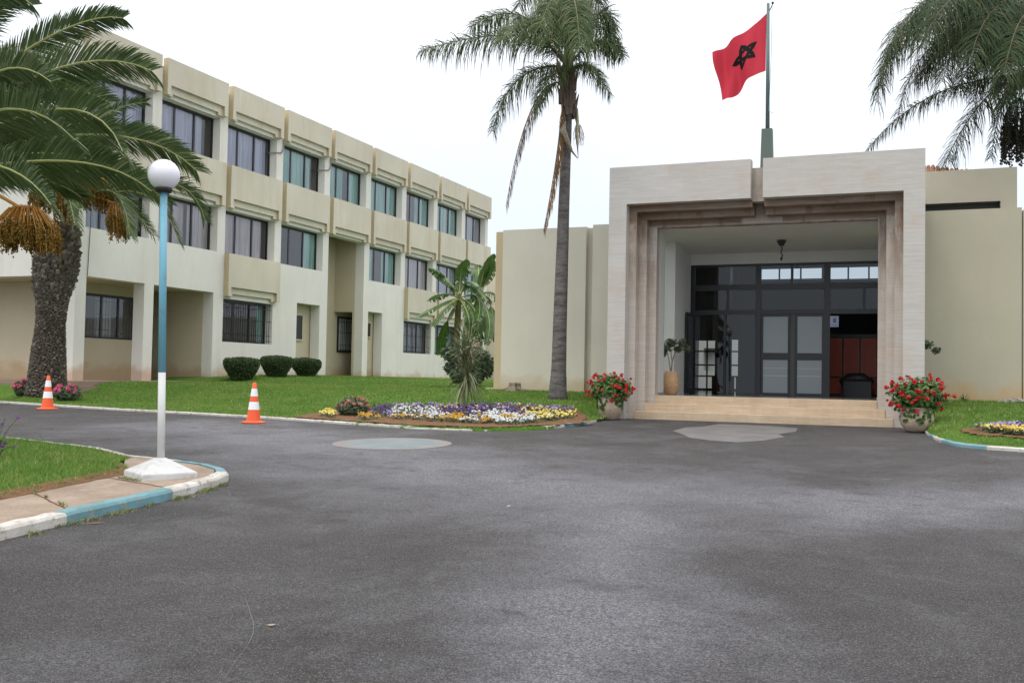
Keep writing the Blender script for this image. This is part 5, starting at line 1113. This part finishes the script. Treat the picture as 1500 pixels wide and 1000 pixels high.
# ------------------------------------------------------------------ dracaena in the bed
q = lawn_hit(680, 600.5); zz = lz(q.x, q.y); D = (q-EYE).dot(fw)
dr = empty('strap_leaf_plant', (q.x, q.y, zz), 'spiky strap-leaved plant on a thin stem rising from the pansy bed', 'plant')
mb = MB(); mb.tube([q-Vector((0, 0, .1)), vp(679, 570, D), vp(681, 540, D), vp(683, 520, D)], [.045, .032, .035, .03], 8); mb.build('stem', [M['wood_old']], dr)
mb = MB()
def strap(mb, p0, d, L, w, dr_, mi=0, seg=6):
    d = d.normalized(); s = d.cross(Vector((0, 0, 1))); s = s.normalized() if s.length > .1 else Vector((1, 0, 0)); V = []; p = Vector(p0); dd = d.copy()
    for i in range(seg+1):
        f = i/seg; ww = w*(.6+.8*f if f < .35 else (1-f)/.65+.02); V += [p-s*ww, p+s*ww]; p = p+dd*(L/seg); dd = (dd-Vector((0, 0, dr_*(.4+f)))).normalized()
    mb.add(V, [(2*i, 2*i+1, 2*i+3, 2*i+2) for i in range(seg)], mi)
for i in range(300):
    a = random.random()*6.28; el = random.choice([random.uniform(.7, 1.5), random.uniform(0, .9), random.uniform(-1.2, .3)]); c = vp(random.gauss(683, 3), random.uniform(505, 560) if el > 0 else random.uniform(540, 562), D)
    strap(mb, c, Vector((math.cos(a)*math.cos(el), math.sin(a)*math.cos(el), math.sin(el))), random.uniform(.5, .95), .022, random.uniform(.05, .30) if el > .2 else .25)
mb.build('foliage', [M['dracaena']], dr)
mb = MB(); c = vp(693, 508, D-.1); mb.tube([c-Vector((0, 0, .4)), c, c+Vector((.03, 0, .25))], .012, 5)
for i in range(260):
    p = c+Vector((random.gauss(0, .12), random.gauss(0, .1), random.gauss(0, .14))); blossom(mb, p, .016, 0, 5)
mb.build('flower_spike', [foliage('cream flowers', (.45, .38, .28), (.60, .52, .40), .7, .1)], dr)
# ------------------------------------------------------------------ banana plants
def banana_leaf(parent, P, wd, n=34):
    P = [Vector(p) for p in P]; mb = MB(); mb.tube([bez(P, i/10) for i in range(11)], [.035*(1-.8*i/10) for i in range(11)], 5, 1)
    for sg in (-1, 1):
        gap = 0
        for i in range(n):
            t0 = .16+.84*i/n; t1 = .16+.84*(i+1)/n; 
            if random.random() < .35: gap = random.uniform(0, .35)
            prof = lambda t: wd*math.sin(math.pi*min(max((t-.14)/.9, 0), 1))**.55
            A, B_ = bez(P, t0), bez(P, t1); T = (B_-A).normalized(); S = T.cross(Vector((0, 0, 1))).normalized()*sg; fall = .35+gap
            sh = T*.22*prof(t0)
            e0 = A+S*prof(t0)*math.cos(fall)-Vector((0, 0, prof(t0)*math.sin(fall)))+sh; e1 = A.lerp(B_, .93)+S*prof(t1)*math.cos(fall)-Vector((0, 0, prof(t1)*math.sin(fall)))+sh
            m0 = A+S*prof(t0)*.5+Vector((0, 0, .02))-Vector((0, 0, prof(t0)*.12))+sh*.5; m1 = A.lerp(B_, .97)+S*prof(t1)*.5+Vector((0, 0, .02))-Vector((0, 0, prof(t1)*.12))+sh*.5
            mb.add([A, B_, m1, m0, e1, e0], [(0, 1, 2, 3), (3, 2, 4, 5)] if random.random() < .9 else [(0, 1, 2, 3)], 0)
    return mb.build('leaf', [M['banana'], M['rachis']], parent)
DBn = 39.0
for k, (bx_, stem, leaves, lab) in enumerate([
    (668, [(668, 560), (669, 500), (671, 455), (673, 430)], [[(674, 420), (672, 390), (684, 380)], [(660, 420), (645, 395), (630, 393)], [(655, 425), (640, 430), (628, 441)], [(660, 438), (640, 445), (612, 464)], [(665, 440), (650, 448), (634, 478)], [(690, 425), (710, 430), (700, 470)], [(680, 410), (700, 415), (712, 440)], [(664, 415), (645, 400), (634, 395)], [(690, 440), (705, 455), (700, 500)], [(684, 450), (694, 470), (684, 515)], [(660, 460), (648, 475), (644, 520)], [(676, 415), (690, 405), (700, 420)]], 'banana plant with torn leaves, the left one in front of the three-storey block'),
    (700, [(700, 560), (700, 500), (702, 450), (703, 425)], [[(702, 405), (700, 390), (701, 388)], [(690, 425), (670, 415), (660, 420)], [(712, 410), (720, 395), (722, 380)], [(695, 440), (680, 436), (662, 446)], [(715, 430), (722, 440), (726, 500)], [(710, 425), (730, 420), (735, 460)], [(700, 445), (690, 450), (682, 490)], [(712, 450), (724, 470), (712, 505)], [(703, 410), (712, 380), (724, 372)], [(708, 470), (716, 480), (690, 520)]], 'banana plant with torn leaves, the right one against the wing wall corner')]):
    D = DBn+k*1.5; b0 = vp(bx_, 560, D); b0.z = .7; o = empty('banana_plant', tuple(b0), lab, 'banana plant', 'banana plants')
    mb = MB(); mb.tube([b0]+[vp(x, y, D) for x, y in stem[1:]], [.15, .13, .12, .09], 12); mb.build('stem', [M['banana_stem']], o, smooth=True)
    top = vp(*stem[-1], D)
    for j, L_ in enumerate(leaves):
        P = [top-Vector((0, 0, .2))]+[vp(x, y, D+random.uniform(-.8, .8)*(i+1)) for i, (x, y) in enumerate(L_)]; banana_leaf(o, P, .27 if j else .33)
# undergrowth below the bananas
for px, py, wd, hp, D, mt, lab in [(668, 562, 38, 58, 37.0, 'shrub', 'grey-green shrub under the left banana plant'), (706, 562, 30, 76, 38.0, 'shrub', 'tall green shrub under the right banana plant beside the wing wall'), (688, 562, 34, 46, 36.0, 'shrub', 'low shrub between the two banana plants and the spiky plant')]:
    p = vp(px, py, D); z = .70; m_ = D/FPX; o = empty('shrub', (p.x, p.y, z), lab, 'shrub', 'shrubs under the banana plants'); mb = MB(); bump_core(mb, (p.x, p.y, z+hp*m_*.35), (wd*m_*.16, wd*m_*.16, hp*m_*.28), 1, noi=.4)
    for c in range(7):
        leaf_cloud(mb, (p.x+random.uniform(-.3, .3)*wd*m_, p.y+random.uniform(-.3, .3), z+hp*m_*random.uniform(.15, .85)), (wd*m_*.26, .4, hp*m_*.2), 330, .10, shell=.3)
    mb.build('foliage', [M[mt], M['topcore']], o)
# ------------------------------------------------------------------ small things
q = lawn_hit(752, 573); z = lz(q.x, q.y); q = onY(753, 572, 26.9); z = lz(q.x, q.y)
st = MB(); st.lathe([(.26, -.05), (.20, .05), (.16, .14), (.15, .22), (.12, .24), (.001, .20)], 12, (q.x, q.y, z), wob=.5)
for a in (2.9, 3.6, .2, -.5): st.tube([(q.x+math.cos(a)*.1, q.y+math.sin(a)*.1, z+.08), (q.x+math.cos(a)*.45, q.y+math.sin(a)*.3, z+.01)], [.05, .015], 6)
tag(st.build('tree_stump', [M['wood_old']]), 'small weathered stump in the grass at the foot of the left wing wall', 'tree stump')
for i, (px, py, s) in enumerate([(1478, 586, .10), (1490, 587, .13), (1468, 588, .08), (1500, 588, .10)]):
    p = onY(px, py, 27.2); z = rz(p.x, p.y); mb = MB(); bump_core(mb, (p.x, p.y, z+.02), (s*1.6, s, s*.6), 0, 9, .5)
    tag(mb.build('stone', [M['stone']]), ['grey stone second from the left in the row by the right wall', 'biggest grey stone in the row by the right wall', 'smallest grey stone, at the left end of the row by the right wall', 'grey stone at the right end of the row by the right wall'][i], 'stone', 'stones along the right wall')
p = onY(1412, 583, 27.25); z = rz(p.x, p.y); mb = MB()
for i in range(26): a = random.random()*6.28; strap(mb, (p.x, p.y, z), Vector((math.cos(a), math.sin(a)*.5, random.uniform(.4, 1.4))), random.uniform(.15, .3), .014, .2)
tag(mb.build('weed_tuft', [M['ger_leaf']]), 'dark green weed tuft at the base of the right wing wall', 'plant')
for i, (px, py, a, lab) in enumerate([(139, 767, .5, 'dry tan leaf on the asphalt beside the blue kerb stone'), (745, 742, 1.4, 'tiny pale leaf in the middle of the asphalt'), (398, 917, 0, 'pale flat scrap on the asphalt near the bottom left')]):
    p = on_road(px, py); d = Vector((math.cos(a), math.sin(a), 0)); s = Vector((-d.y, d.x, 0)); L_ = .09 if i == 0 else .04; z = g(p.y); mb = MB()
    T = [(p.x, p.y, z+.004)]; mb.add([Vector((p.x, p.y, z+.006))-d*L_, Vector((p.x, p.y, z+.012))+s*.018, Vector((p.x, p.y, z+.02))+d*L_, Vector((p.x, p.y, z+.010))-s*.018], [(0, 1, 2), (0, 2, 3)])
    tag(mb.build('fallen_leaf', [M['dead'] if i == 0 else M['terracotta']]), lab, 'leaf', 'litter on the asphalt')
